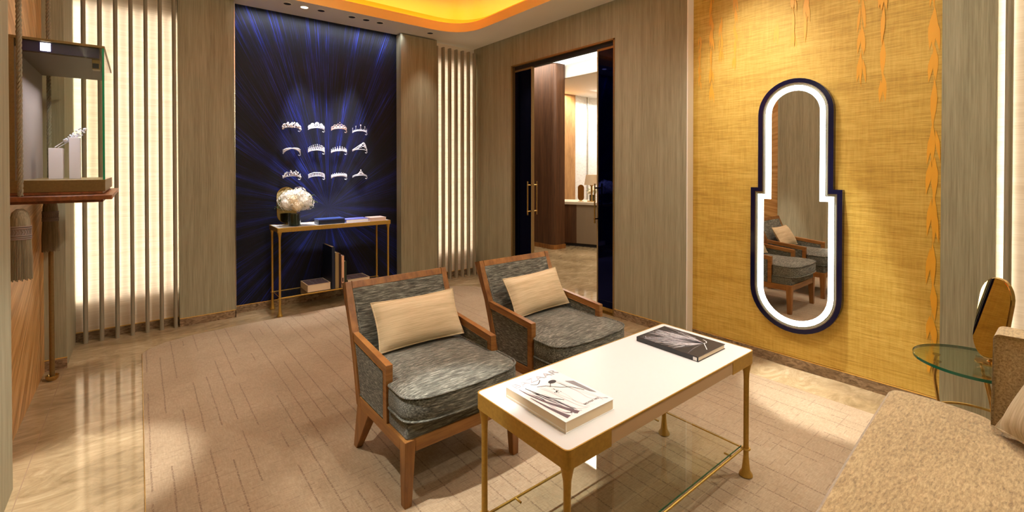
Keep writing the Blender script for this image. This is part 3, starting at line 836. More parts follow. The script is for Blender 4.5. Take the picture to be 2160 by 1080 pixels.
def cushion(out, z0, z1, crown, c, bulge, name, mat, parent, rnd=0.012, sag=None):
    mb = MB(); n = len(out); rings = []
    zm = (z0 + z1) / 2; hh = (z1 - z0) / 2
    def sc(k, off=0):
        return [(c[0] + (x - c[0]) * k, c[1] + (y - c[1]) * k) for x, y in out]
    for k, z in ((0.02, z0), (0.5, z0), (0.9, z0), (0.975, z0 + 0.002), (1.0, z0 + rnd)): rings.append([(*p, z) for p in sc(k)])
    for t in (0.3, 0.5, 0.7): rings.append([(*p, z0 + (z1 - z0) * t) for p in sc(1.0 + bulge * 3 * math.sin(PI * t))])
    rings.append([(*p, z1 - rnd) for p in sc(1.0)])
    for k in (0.975, 0.93, 0.86, 0.75, 0.6, 0.42, 0.22, 0.02):
        z = z1 - rnd * 0.4 + crown * (1 - k ** 2.6) if k < 0.975 else z1 - rnd * 0.35
        rings.append([(p[0], p[1], z + 0.0035 * noise.noise(Vector((p[0] * 9, p[1] * 9, 1.3))) * (1 if k < 0.9 else 0)) for p in sc(k)])
    vs = [v for r_ in rings for v in r_]; fs = []
    for j in range(len(rings) - 1):
        for i in range(n): fs.append((j * n + i, j * n + (i + 1) % n, (j + 1) * n + (i + 1) % n, (j + 1) * n + i))
    fs.append(tuple(range(n))[::-1]); fs.append(tuple((len(rings) - 1) * n + i for i in range(n)))
    mb.add(vs, fs)
    return mb.build(name, mat, parent, smooth=True)
ch1 = make_chair()
ch1['label'] = 'armchair nearest the camera, its right arm beside the other chair'
ch1['label'] = 'left armchair, streaky grey fabric in a reddish wood frame, nearest the viewer'
ch2 = copy_tree(ch1); ch2.location = (1.850, 1.86, 0)
ch2['label'] = 'right armchair, streaky grey fabric in reddish wood, partly behind the low white table'

def pillow(w, h, th, name, mat, label, loc, rot, cat='cushion', group=None, pip='pillow_cream', nu=22, nv=14):
    t = empty(name, loc, label, cat, group); t.rotation_euler = rot
    def P(u, v, s):
        ex = 1 - 0.05 * (1 - v * v) ; ez = 1 - 0.07 * (1 - u * u)
        x = w / 2 * u * ex; z = h / 2 * v * ez
        k = max(0.0, (1 - abs(u) ** 2.6)) ** 0.55 * max(0.0, (1 - abs(v) ** 2.6)) ** 0.55
        y = s * th / 2 * k + 0.003 * noise.noise(Vector((x * 14, z * 14, s))) * k
        return (x, y, z)
    mb = MB()
    for s in (-1, 1):
        vs = [P(-1 + 2 * i / nu, -1 + 2 * j / nv, s) for j in range(nv + 1) for i in range(nu + 1)]
        fs = []
        for j in range(nv):
            for i in range(nu):
                q = (j * (nu + 1) + i, j * (nu + 1) + i + 1, (j + 1) * (nu + 1) + i + 1, (j + 1) * (nu + 1) + i)
                fs.append(q if s < 0 else q[::-1])
        mb.add(vs, fs)
    mb.build('cover', mat, t, smooth=True)
    pts = [P(-1 + 2 * i / nu, -1, 1) for i in range(nu)] + [P(1, -1 + 2 * j / nv, 1) for j in range(nv)] + [P(1 - 2 * i / nu, 1, 1) for i in range(nu)] + [P(-1, 1 - 2 * j / nv, 1) for j in range(nv)]
    MB().tube(pts, 0.0035, 6, closed=True).build('piping', pip, t, smooth=True)
    return t
pillow(0.44, 0.235, 0.10, 'pillow', 'pillow_cream', 'cream ribbed pillow leaning on the back of the left armchair', (1.075, 2.065, 0.556), (math.radians(-30), math.radians(-0.5), math.radians(-3)), group='pillows on the armchairs')
pillow(0.44, 0.235, 0.10, 'pillow', 'pillow_cream', 'cream ribbed pillow leaning on the back of the right armchair', (1.87, 2.075, 0.556), (math.radians(-30), math.radians(-1), math.radians(2)), group='pillows on the armchairs')

# ================================================================== LOW WHITE TABLE
def leg_prof(h, r=0.0105, foot=0.027, head=0.024):
    return [(foot * 0.9, 0), (foot, 0.004), (foot * 0.95, 0.010), (foot * 0.62, 0.024), (r * 1.35, 0.045), (r, 0.085), (r, h * 0.5), (r, h - 0.075), (r * 1.15, h - 0.045), (r * 1.6, h - 0.02), (head, h)]
TX0, TX1, TY0, TY1, TZ = 0.890, 2.005, 0.866, 1.300, 0.537
cx, cy = (TX0 + TX1) / 2, (TY0 + TY1) / 2
ct = empty('coffee_table', (cx, cy, 0), 'long low table with white leather top on slender brass legs', 'table')
hx, hy = (TX1 - TX0) / 2, (TY1 - TY0) / 2
outl = roundpoly([(-hx, -hy), (hx, -hy), (hx, hy), (-hx, hy)], 0.022, 6)
MB().prism([(x * 0.9945, y * 0.986) for x, y in outl], 'z', TZ - 0.03, TZ).build('tabletop', 'white_leather', ct, bevel=0.0015)
MB().prism([(x * 0.997, y * 0.992) for x, y in outl], 'z', TZ - 0.048, TZ - 0.0015).build('apron', 'tan_leather', ct)
inner = 0.185
for s in (-1, 1):
    mb = MB()
    o_ = roundpoly([(s * (hx - inner), -hy), (s * hx, -hy), (s * hx, hy), (s * (hx - inner), hy)], [0, 0.022, 0.022, 0], 6)
    i_ = roundpoly([(s * (hx - inner), -hy + 0.004), (s * (hx - 0.004), -hy + 0.004), (s * (hx - 0.004), hy - 0.004), (s * (hx - inner), hy - 0.004)], [0, 0.02, 0.02, 0], 6)
    n = len(o_)
    for i in range(n - 1):
        a, b, c, d2 = o_[i], o_[i + 1], i_[i + 1], i_[i]
        mb.add([(*a, TZ - 0.052), (*b, TZ - 0.052), (*c, TZ - 0.052), (*d2, TZ - 0.052), (*a, TZ + 0.0012), (*b, TZ + 0.0012), (*c, TZ + 0.0012), (*d2, TZ + 0.0012)],
               [(0, 3, 2, 1), (4, 5, 6, 7), (0, 1, 5, 4), (1, 2, 6, 5), (2, 3, 7, 6), (3, 0, 4, 7)])
    mb.build('end_bracket', 'brushed_gold', ct)
for s in (-1, 1): MB().box(-hx + inner, hx - inner, s * hy * 0.992 - 0.002, s * hy * 0.992 + 0.002, TZ - 0.004, TZ + 0.001).build('edge_line', 'brushed_gold', ct)
H = TZ - 0.05
for sx in (-1, 1):
    for sy in (-1, 1):
        mb = MB(); x0, y0 = sx * (hx - 0.022), sy * (hy - 0.022)
        mb.lathe(leg_prof(H - 0.0, head=0.021), (0, 0, 0.007 * 0), seg=16)
        # flare to the bracket corner
        o = mb.build('leg', 'brushed_gold', ct, smooth=True); o.location = (x0, y0, 0.007); o.scale = (1, 1, (H - 0.007) / H)
SZ = 0.122
mb = MB()
for sy in (-1, 1):
    yy = sy * (hy - 0.022)
    mb.tube([(-hx + 0.022, yy - sy * 0.008, SZ), (hx - 0.022, yy - sy * 0.008, SZ)], 0.0045, 8)
for sx in (-1, 1): mb.tube([(sx * (hx - 0.030), -hy + 0.03, SZ), (sx * (hx - 0.030), hy - 0.03, SZ)], 0.0032, 8)
for sx in (-1, 1):
    for sy in (-1, 1):
        x0, y0 = sx * (hx - 0.022), sy * (hy - 0.022)
        mb.tube([(x0 + 0.0145 * math.cos(a * PI / 6), y0 + 0.0145 * math.sin(a * PI / 6), SZ) for a in range(12)], 0.004, 6, closed=True)
for sx in (-0.73, 0.77):
    for sy in (-1, 1): mb.tube([(sx * hx, sy * (hy - 0.034), SZ + 0.002), (sx * hx, sy * (hy - 0.062), SZ + 0.002)], 0.004, 8)
mb.build('shelf_rods', 'brushed_gold', ct, smooth=True)
MB().box(-hx + 0.036, hx - 0.036, -hy + 0.036, hy - 0.036, SZ + 0.006, SZ + 0.012).build('glass_shelf', 'shelf_glass', ct)
mb = MB()
for s in (-1,): mb.box(-hx + 0.036, hx - 0.036, s * (hy - 0.0355) - 0.0006, s * (hy - 0.0355) + 0.0006, SZ + 0.006, SZ + 0.012)
mb.build('glass_edge', 'glass_edge_dark', ct)

# ------------------------------------------------------------------ text helper
def text(body, size, mat, parent, loc, rot=(0, 0, 0), name='lettering', sx=1.0, ext=0.0002):
    c = bpy.data.curves.new(name, 'FONT'); c.body = body; c.size = size; c.extrude = ext; c.align_x = 'LEFT'; c.align_y = 'CENTER'
    tmp = bpy.data.objects.new('tmp', c); COL.objects.link(tmp); dg = bpy.context.evaluated_depsgraph_get(); dg.update()
    me = bpy.data.meshes.new_from_object(tmp.evaluated_get(dg)); bpy.data.objects.remove(tmp)
    me.materials.clear(); me.materials.append(MATS[mat]); o = bpy.data.objects.new(name, me); COL.objects.link(o); o.parent = parent; o.location = loc; o.rotation_euler = rot; o.scale = (sx, 1, 1)
    return o

# books: local frame x width (spine at -x), y height, z thickness
def book(name, w, h, t, cover, pages, loc, rz, label, group=None, soft=False):
    e = empty(name, loc, label, 'book', group, rz)
    ct_ = 0.0018
    mb = MB().box(-w / 2, w / 2, -h / 2, h / 2, 0, ct_).box(-w / 2, w / 2, -h / 2, h / 2, t - ct_, t).box(-w / 2, -w / 2 + ct_, -h / 2, h / 2, ct_, t - ct_)
    mb.build('cover', cover, e, bevel=0.0006)
    mb = MB().box(-w / 2 + ct_, w / 2 - 0.003, -h / 2 + 0.003, h / 2 - 0.003, ct_, t - ct_)
    mb.build('pages', pages, e)
    return e
def poly(mb, pts, z): mb.add([(x, y, z) for x, y in pts], [tuple(range(len(pts)))])
def stroke(mb, pts, ws, z):
    P = [Vector(p) for p in pts]; n = len(P); a = []; b = []
    for i in range(n):
        t = (P[min(n - 1, i + 1)] - P[max(0, i - 1)]).normalized(); nn = Vector((-t.y, t.x)); w = ws[i] if isinstance(ws, (list, tuple)) else ws
        a.append(P[i] + nn * w / 2); b.append(P[i] - nn * w / 2)
    mb.add([(p.x, p.y, z) for p in a] + [(p.x, p.y, z) for p in b], [(i, n + i, n + i + 1, i + 1) for i in range(n - 1)])

# magazine volume on the near end
bw, bh, bt = 0.217, 0.277, 0.034
b1 = book('fashion_book', bw, bh, bt, 'paper_white', 'paper_cream', (1.0585, 1.069, TZ), 0, 'thick white book with BAZAAR cover on the near end of the table')
zt = bt + 0.0003
mb = MB(); poly(mb, [(-0.098, -0.125), (0.092, -0.125), (0.096, 0.05), (0.02, 0.11), (-0.098, 0.115)], zt); mb.build('cover_photo', 'paper_white', b1)
mb = MB()
R = random.Random(11)
for i in range(16):
    u = R.uniform(-0.095, 0.05); stroke(mb, spline([(u, R.uniform(0.02, 0.09)), (u + 0.01, R.uniform(-0.03, 0.02)), (u + R.uniform(0.0, 0.04), -0.09), (u + R.uniform(0.01, 0.06), -0.122)], 5), R.uniform(0.0015, 0.006), zt + 0.0002)
mb.build('cover_mist', 'print_mist', b1)
mb = MB()
stroke(mb, spline([(-0.088, 0.098), (-0.086, 0.05), (-0.074, -0.02), (-0.055, -0.08), (-0.04, -0.124)], 6), [0.002 + 0.0006 * i for i in range(25)], zt + 0.0004)
stroke(mb, spline([(-0.095, 0.03), (-0.092, -0.04), (-0.085, -0.10), (-0.08, -0.124)], 6), [0.002 + 0.001 * i for i in range(19)], zt + 0.0004)
mb.build('cover_drape', 'print_plum', b1)
mb = MB()
stroke(mb, spline([(-0.068, 0.088), (-0.062, 0.055), (-0.048, 0.0), (-0.02, -0.045)], 6), 0.0030, zt + 0.0006)
stroke(mb, spline([(-0.030, 0.072), (0.0, 0.058), (0.03, 0.022), (0.06, 0.0), (0.078, -0.04)], 6), 0.0026, zt + 0.0006)
stroke(mb, spline([(-0.035, 0.10), (-0.028, 0.09), (-0.015, 0.085), (-0.002, 0.092), (0.012, 0.104)], 6), [0.002, 0.0035] * 12 + [0.001], zt + 0.0006)
stroke(mb, spline([(0.005, 0.045), (0.02, 0.06), (0.036, 0.075)], 6), 0.0022, zt + 0.0006)
poly(mb, [(0.036 + 0.016 * math.cos(a * PI / 8), 0.068 + 0.011 * math.sin(a * PI / 8)) for a in range(16)], zt + 0.0007)
for i in range(26):
    a = R.uniform(0, 6.28); r_ = R.uniform(0, 0.014); q = (0.0 + r_ * math.cos(a), 0.012 + r_ * 1.3 * math.sin(a)); s_ = R.uniform(0.0008, 0.0022)
    poly(mb, [(q[0] - s_, q[1]), (q[0], q[1] - s_ * 1.6), (q[0] + s_, q[1]), (q[0], q[1] + s_)], zt + 0.0006)
mb.build('cover_figure', 'print_black', b1)
mb = MB(); poly(mb, [(0.074, 0.046), (0.098, 0.028), (0.098, -0.075), (0.085, -0.055)], zt + 0.0006); mb.build('cover_shadow_shape', 'print_grey', b1)
text('BAZAAR', 0.042, 'print_pale', b1, (-0.094, 0.118, zt + 0.0008), sx=1.25)
text('GREATEST HITS', 0.0115, 'print_grey', b1, (0.006, -0.104, zt + 0.0008), sx=0.85)
mb = MB()
for z in (0.006, 0.0085): mb.box(-bw / 2 - 0.0004, -bw / 2, -bh / 2 + 0.004, bh / 2 - 0.004, z, z + 0.0012)
mb.build('spine_stripe', 'paper_white', b1)
mb = MB().box(-bw / 2 - 0.0003, -bw / 2, -bh / 2, bh / 2, 0.0018, bt - 0.0018); mb.build('spine', 'paper_cream', b1)

# black book with a feather-like spray
cw, chh, cth = 0.217, 0.29, 0.020
b2 = book('tiara_book', cw, chh, cth, 'cover_black', 'paper_cream', (1.817, 1.095, TZ), 0, 'black book with a white feather spray cover on the far end of the table')
zt = cth + 0.0003; focus = Vector((0.045, -0.085)); R = random.Random(5)
m1, m2, m3 = MB(), MB(), MB()
for i in range(150):
    a = R.gauss(2.0, 0.34); L = R.uniform(0.08, 0.27)
    e_ = focus + Vector((math.cos(a), math.sin(a))) * L
    e_.x = max(-0.105, min(0.105, e_.x)); e_.y = max(-0.14, min(0.14, e_.y))
    mid = (focus + e_) / 2 + Vector((R.uniform(-0.008, 0.012), R.uniform(-0.008, 0.008)))
    stroke((m1, m2, m3)[i % 3], spline([tuple(focus), tuple(mid), tuple(e_)], 6), [0.0006 + 0.0012 * math.sin(PI * k / 12) for k in range(13)], zt + 0.0001 * (i % 3))
stroke(m1, spline([(0.045, -0.085), (0.06, -0.088), (0.074, -0.078), (0.082, -0.06)], 5), 0.0028, zt + 0.0004)
stroke(m1, spline([(0.045, -0.085), (0.02, -0.105), (0.0, -0.12), (-0.01, -0.128)], 5), 0.0028, zt + 0.0004)
stroke(m2, spline([(0.078, -0.03), (0.066, -0.012), (0.055, -0.015), (0.052, -0.034), (0.062, -0.05)], 5), 0.0018, zt + 0.0004)
m1.build('feather_print', 'paper_white', b2); m2.build('feather_print', 'print_mist', b2); m3.build('feather_print', 'print_grey', b2)
MB().box(-cw / 2 - 0.0004, -cw / 2, -chh / 2 + 0.006, -chh / 2 + 0.022, 0.003, cth - 0.004).build('spine_label', 'paper_white', b2)
mb = MB()
for i in range(9): stroke(mb, [(-0.088 + 0.001 * (i % 3), 0.115 - i * 0.009), (-0.084 + 0.001 * (i % 2), 0.110 - i * 0.009)], 0.0012, zt + 0.0005)
stroke(mb, spline([(-0.070, 0.122), (-0.085, 0.115), (-0.092, 0.100), (-0.080, 0.092), (-0.074, 0.105)], 5), 0.0014, zt + 0.0005)
mb.build('cover_script', 'print_mist', b2)

# ================================================================== CONSOLE TABLE against the blue panel
KX0, KX1, KY0, KY1, KZ = 0.942, 1.975, 4.402, 4.722, 0.777
kx, ky = (KX0 + KX1) / 2, (KY0 + KY1) / 2; ax, ay = (KX1 - KX0) / 2, (KY1 - KY0) / 2
ks = empty('console_table', (kx, ky, 0), 'slim brass console table with white top against the blue panel', 'table')
MB().box(-ax + 0.004, ax - 0.004, -ay + 0.004, ay - 0.004, KZ - 0.02, KZ).build('tabletop', 'white_leather', ks)
mb = MB()
for s in (-1, 1): mb.box(-ax, ax, s * ay - 0.005, s * ay + 0.005, KZ - 0.038, KZ + 0.001); mb.box(s * ax - 0.005, s * ax + 0.005, -ay, ay, KZ - 0.038, KZ + 0.001)
mb.build('frame', 'brushed_gold', ks, bevel=0.002)
for sx in (-1, 1):
    for sy in (-1, 1):
        o = MB().lathe(leg_prof(KZ - 0.036, 0.0095, 0.024, 0.020), seg=14).build('leg', 'brushed_gold', ks, smooth=True); o.location = (sx * (ax - 0.016), sy * (ay - 0.016), 0.0)
KS = 0.160
mb = MB()
for s in (-1, 1): mb.tube([(-ax + 0.016, s * (ay - 0.022), KS), (ax - 0.016, s * (ay - 0.022), KS)], 0.0045, 8); mb.tube([(s * (ax - 0.02), -ay + 0.02, KS), (s * (ax - 0.02), ay - 0.02, KS)], 0.003, 8)
for sx in (-1, 1):
    for sy in (-1, 1): mb.tube([(sx * (ax - 0.016) + 0.0135 * math.cos(a * PI / 6), sy * (ay - 0.016) + 0.0135 * math.sin(a * PI / 6), KS) for a in range(12)], 0.0038, 6, closed=True)
mb.build('shelf_rods', 'brushed_gold', ks, smooth=True)
MB().box(-ax + 0.03, ax - 0.03, -ay + 0.028, ay - 0.028, KS + 0.002, KS + 0.008).build('glass_shelf', 'shelf_glass', ks)
SHZ = KS + 0.008

oval_mirror('table_mirror', (1.075, 4.675, KZ), 0.0, 0.17, 0.335, 'gilt oval mirror half hidden behind the white bouquet', tilt=math.radians(-4), base_r=0.045)
v = empty('flower_vase', (1.10, 4.50, KZ), 'dark green leaf lined glass vase on the console table', 'vase')
MB().lathe([(0.050, 0), (0.052, 0.004), (0.052, 0.118), (0.0495, 0.118), (0.0495, 0.006)], seg=28).build('glass', 'clear_glass', v, smooth=True)
mb = MB()
for i in range(22):
    a = 2 * PI * i / 22; r_ = 0.0485; mb.add([(r_ * math.cos(a - 0.16), r_ * math.sin(a - 0.16), 0.006), (r_ * math.cos(a + 0.16), r_ * math.sin(a + 0.16), 0.006), ((r_ - 0.002) * math.cos(a + 0.12), (r_ - 0.002) * math.sin(a + 0.12), 0.112), ((r_ - 0.002) * math.cos(a - 0.12), (r_ - 0.002) * math.sin(a - 0.12), 0.112)], [(0, 1, 2, 3)])
mb.lathe([(0.044, 0.005), (0.044, 0.11)], seg=20)
mb.build('leaf_lining', 'leaf_dark', v)
bouquet('flower_bouquet', (1.112, 4.495, 0.985), 0.145, 0.125, 17, 'rounded bouquet of white and cream blossoms on the console table', 2)

def slab(name, x0, x1, y0, y1, z0, t, cover, pages, label, group=None, spine='left', top=None):
    w, h = x1 - x0, y1 - y0
    e = book(name, w, h, t, cover, pages, ((x0 + x1) / 2, (y0 + y1) / 2, z0), 0, label, group)
    if top:
        mb = MB(); poly(mb, [(-w / 2 + 0.008, -h / 2 + 0.012), (w / 2 - 0.010, -h / 2 + 0.012), (w / 2 - 0.010, h / 2 - 0.012), (-w / 2 + 0.008, h / 2 - 0.012)], t + 0.0003); mb.build('cover_print', top, e)
        rr = random.Random(int(x0 * 100)); mb = MB()
        for i in range(14):
            u = rr.uniform(-w / 2 + 0.02, w / 2 - 0.02); stroke(mb, spline([(u, -h / 2 + 0.02), (u + rr.uniform(-0.02, 0.02), 0), (u + rr.uniform(-0.03, 0.03), h / 2 - 0.02)], 4), rr.uniform(0.001, 0.005), t + 0.0006)
        mb.build('cover_strokes', 'print_grey', e)
    return e
bx = empty('presentation_box', (1.41, 4.50, KZ), 'dark blue box with glossy pale blue lid on the console table', 'box')
MB().box(-0.12, 0.12, -0.07, 0.07, 0, 0.044).build('body', 'cover_navy', bx, bevel=0.001)
MB().box(-0.121, 0.121, -0.071, 0.071, 0.040, 0.049).build('lid', 'cover_blue', bx, bevel=0.001)
slab('art_book', 1.545, 1.765, 4.435, 4.585, KZ, 0.030, 'cover_violet', 'paper_white', 'violet covered book lying between the blue box and the pink book')
slab('art_book', 1.775, 1.938, 4.41, 4.56, KZ, 0.034, 'cover_pink', 'cover_pink', 'pale pink book at the right end of the console table')
# lower shelf
slab('art_book', 1.195, 1.40, 4.44, 4.68, SHZ, 0.062, 'paper_cream', 'paper_cream', 'thick cream book lying at the left on the lower glass shelf', 'books lying on the lower shelf', top='print_plum')
slab('art_book', 1.575, 1.795, 4.48, 4.69, SHZ, 0.050, 'paper_cream', 'paper_cream', 'cream book lying right of the upright books on the lower shelf', 'books lying on the lower shelf', top='print_plum')
def upright(x0, x1, y0, y1, hgt, cover, pages, label, name='art_book'):
    w = x1 - x0; d_ = y1 - y0
    e = empty(name, ((x0 + x1) / 2, (y0 + y1) / 2, SHZ), label, 'book', 'books standing on the lower shelf')
    mb = MB().box(-w / 2, -w / 2 + 0.002, -d_ / 2, d_ / 2, 0, hgt).box(w / 2 - 0.002, w / 2, -d_ / 2, d_ / 2, 0, hgt).box(-w / 2, w / 2, -d_ / 2, -d_ / 2 + 0.002, 0, hgt)
    mb.build('cover', cover, e, bevel=0.0008)
    MB().box(-w / 2 + 0.002, w / 2 - 0.002, -d_ / 2 + 0.002, d_ / 2 - 0.004, 0.004, hgt - 0.004).build('pages', pages, e)
    return e
upright(1.404, 1.432, 4.42, 4.70, 0.395, 'cover_navy', 'paper_cream', 'tallest upright book, dark navy, on the lower shelf of the console')
upright(1.436, 1.470, 4.425, 4.66, 0.335, 'cover_olive', 'paper_cream', 'upright olive tan book beside the tall navy book')
upright(1.473, 1.492, 4.43, 4.64, 0.325, 'cover_brown', 'paper_cream', 'upright dark brown book between the olive and salmon spines')
e = upright(1.497, 1.522, 4.43, 4.64, 0.30, 'cover_salmon', 'paper_white', 'upright salmon pink book beside the dark brown spine')
MB().box(-0.006, 0.006, -0.1055, -0.105, 0.05, 0.09).build('spine_label', 'cover_brown', e)
upright(1.526, 1.552, 4.45, 4.62, 0.24, 'cover_green', 'paper_cream', 'low dark green book at the right of the upright row')

# ================================================================== TIARAS on the blue wall
def tiara(i, x, zt, label):
    t = empty('tiara', (x, 4.757, zt), label, 'tiara', 'twelve tiaras mounted in rows on the blue panel')
    w = 0.076; rr = random.Random(i * 7 + 1); seg = 24
    def P(u, h=0.0, o=0.0):  # u in -1..1 along the band
        a = u * 1.25; return Vector(((w + o) * math.sin(a) / math.sin(1.25), -0.030 - 0.040 * math.cos(a) - o, -0.022 * u * u + h * 1.25 - 0.040))
    mb = MB(); H = 0.03
    def line(pts, r=0.0018): mb.tube(pts, r * 1.4, 6)
    def bandrow(h, r=0.002, u0=-1, u1=1): line([P(u0 + (u1 - u0) * k / seg, h) for k in range(seg + 1)], r)
    def loop(u, h, r, rr_=0.0014, fill=0): 
        c = P(u, h); tx = (P(u + 0.02) - P(u - 0.02)).normalized(); mb.tube([c + tx * r * math.cos(a * PI / 6) + Vector((0, 0, r * math.sin(a * PI / 6))) for a in range(12)], rr_, 5, closed=True)
        if fill: mb.ball(c, r * fill, 7, 5)
    if i == 0:
        bandrow(0.0)
        for k in range(90):
            u = rr.uniform(-1, 1); mb.ball(P(u, rr.uniform(0, 0.036) * (1 - 0.35 * u * u), rr.uniform(0, 0.006)), rr.uniform(0.005, 0.010), 7, 5, (1, 0.6, rr.uniform(0.6, 1.3)))
    elif i == 1:
        bandrow(0); bandrow(0.007)
        for u, r in ((-0.82, 0.012), (-0.45, 0.016), (0, 0.019), (0.45, 0.016), (0.82, 0.012)): loop(u, 0.008 + r, r, 0.0024, 0.35); loop(u, 0.008 + r, r * 0.6, 0.0016)
        for u in (-0.64, -0.23, 0.23, 0.64): loop(u, 0.018, 0.007, 0.0018)
    elif i == 2:
        bandrow(0); bandrow(0.006)
        for u, r in ((-0.85, 0.010), (-0.5, 0.013), (-0.17, 0.015), (0.17, 0.015), (0.5, 0.013), (0.85, 0.010)):
            loop(u, 0.008 + r, r, 0.0018); loop(u, 0.006 + r * 0.6, r * 0.55, 0.0016, 0.5)
        mb.ball(P(0, 0.046), 0.004, 7, 5)
    elif i == 3:
        bandrow(0); bandrow(0.008, 0.0012)
        for u in (-0.95, -0.5, 0, 0.5, 0.95):
            h = 0.042 - 0.012 * abs(u); line([P(u, 0), P(u, h)], 0.001)
            c = P(u, h + 0.004); tx = (P(u + 0.02) - P(u - 0.02)).normalized(); R0 = 0.0095 if u == 0 else 0.007
            pts = [c + tx * (R0 if k % 2 == 0 else R0 * 0.42) * math.sin(k * PI / 5) + Vector((0, 0, (R0 if k % 2 == 0 else R0 * 0.42) * math.cos(k * PI / 5))) for k in range(10)]
            nrm = tx.cross(Vector((0, 0, 1))) * 0.0016
            mb.add([c + nrm, c - nrm] + pts, [(0, 2 + k, 2 + (k + 1) % 10) for k in range(10)] + [(1, 2 + (k + 1) % 10, 2 + k) for k in range(10)])
        for k in range(9): u = -0.9 + 0.2 * k; line([P(u - 0.06, 0), P(u, 0.016), P(u + 0.06, 0)], 0.0012)
    elif i == 4:
        for a, b in ((0.0, 0.030), (0.012, 0.016), (0.024, 0.004)):
            line([P(-1 + 2 * k / seg, a * (1 - k / seg) + b * k / seg + 0.008 * math.sin(PI * k / seg)) for k in range(seg + 1)], 0.0034)
    elif i in (5, 6):
        bandrow(0); bandrow(0.004)
        n_ = 11 if i == 5 else 9
        for k in range(n_):
            u = -0.95 + 1.9 * k / (n_ - 1); h = 0.040 - 0.012 * abs(u) if i == 5 else 0.030 - 0.008 * abs(u)
            line([P(u - 0.07, 0.004), P(u - 0.05, h * 0.6), P(u, h), P(u + 0.05, h * 0.6), P(u + 0.07, 0.004)], 0.0017)
            mb.ball(P(u, h + 0.004), 0.0038, 7, 5)
            if i == 6: loop(u, 0.012, 0.006, 0.0015, 0.6)
    elif i == 7:
        bandrow(0); line([P(-1 + 2 * k / seg, 0.034 * math.exp(-((k / seg - 0.6) / 0.25) ** 2) + 0.01) for k in range(seg + 1)], 0.003)
        line([P(-1 + 2 * k / seg, 0.052 * math.exp(-((k / seg - 0.66) / 0.2) ** 2) + 0.004) for k in range(seg + 1)], 0.0028)
        for k in range(22):
            s_ = rr.uniform(0.35, 0.95); mb.ball(P(-1 + 2 * s_, rr.uniform(0.018, 0.05) * math.exp(-((s_ - 0.66) / 0.24) ** 2)), 0.0055, 7, 5)
    elif i == 8:
        bandrow(0)
        for k in range(80):
            u = rr.uniform(-1, 1); c = P(u, rr.uniform(0.002, 0.044) * (1 - 0.6 * u * u), rr.uniform(0, 0.005)); r_ = rr.uniform(0.0035, 0.0065); mb.ball(c, r_, 6, 4)
            line([P(u * 0.95, 0), c], 0.0009)
    elif i == 9:
        bandrow(0, 0.002); bandrow(0.026, 0.002)
        for k in range(14):
            u = -0.95 + 1.9 * k / 13; line([P(u, 0.001), P(u + 0.05, 0.013), P(u, 0.025)], 0.0022); mb.ball(P(u, 0.013), 0.0035, 6, 4)
    elif i == 10:
        bandrow(0, 0.002); bandrow(0.006, 0.003); bandrow(0.013, 0.002)
        for k in range(10):
            u = -0.95 + 1.9 * k / 9; line([P(u - 0.07, 0.013), P(u, 0.027), P(u + 0.07, 0.013)], 0.002); mb.ball(P(u, 0.008), 0.004, 6, 4)
    else:
        bandrow(0, 0.0022); line([P(-1 + 2 * k / seg, 0.008) for k in range(seg + 1)], 0.0022)
        line([P(-0.5, 0.004), P(-0.22, 0.016), P(0, 0.040), P(0.22, 0.016), P(0.5, 0.004)], 0.0028); line([P(-0.25, 0.006), P(0, 0.026), P(0.25, 0.006)], 0.0024)
        mb.ball(P(0, 0.044), 0.0055, 7, 5); mb.ball(P(0, 0.02), 0.006, 7, 5)
    # curled end
    line([P(1.0, 0), P(1.12, -0.002), P(1.16, -0.006) + Vector((-0.006, 0.004, 0)), P(1.0, -0.008) + Vector((-0.016, 0.004, 0))], 0.0026)
    mb.build('jewel_band', 'rose_gem' if i == 2 else 'tiara_silver', t, smooth=True)
    MB().tube([(0, 0.004, -0.036), (0, -0.066, -0.036)], 0.0016, 6).build('mount_pin', 'silver_trim', t)
    return t
names = ['silver leaf cluster tiara', 'tiara of large openwork scroll rings', 'pinkish fan scroll tiara', 'tiara with five stars on spikes', 'plain tiara of three crossing bands', 'tall looped tiara with ball tips',
         'pearl studded looped tiara', 'asymmetric peaked wave tiara', 'floral sprig tiara', 'broad laurel band tiara', 'low toothed band tiara', 'thin band tiara with a central peak']
rows = ['top row', 'middle row', 'bottom row']; cols = ['first', 'second', 'third', 'fourth']
xs_ = [1.130, 1.354, 1.572, 1.784]; zs_ = [[1.727, 1.733, 1.738, 1.725], [1.498, 1.515, 1.515, 1.535], [1.268, 1.265, 1.262, 1.268]]
for i in range(12):
    r_, c_ = divmod(i, 4)
    tiara(i, xs_[c_], zs_[r_][c_], '%s, %s from left in the %s' % (names[i], cols[c_], rows[r_]))

# ================================================================== HANGING SHOWCASE
sc = empty('hanging_shelf', (-0.29, 3.5, 1.135), 'dark wooden shelf hung on ropes carrying the glass showcase', 'shelf')
def L(o, x0, x1, y0, y1, z0, z1):
    q = o.location; return MB().box(x0 - q.x, x1 - q.x, y0 - q.y, y1 - q.y, z0 - q.z, z1 - q.z)
L(sc, -0.470, -0.100, 3.0, 4.0, 1.148, 1.170).build('shelf_board', 'shelf_wood', sc, bevel=0.003)
L(sc, -0.468, -0.135, 3.03, 3.97, 1.135, 1.148).build('shelf_base', 'shelf_wood', sc)
cs = empty('glass_showcase', (-0.29, 3.51, 1.170), 'glass display case with bronze plinth on the hanging shelf', 'display case')
L(cs, -0.466, -0.140, 3.12, 3.90, 1.172, 1.184).build('plinth_step', 'shelf_wood', cs)
L(cs, -0.466, -0.130, 3.12, 3.90, 1.184, 1.243).build('plinth', 'aged_bronze', cs, bevel=0.002)
L(cs, -0.466, -0.445, 3.12, 3.90, 1.243, 1.918).build('back_panel', 'aged_bronze', cs)
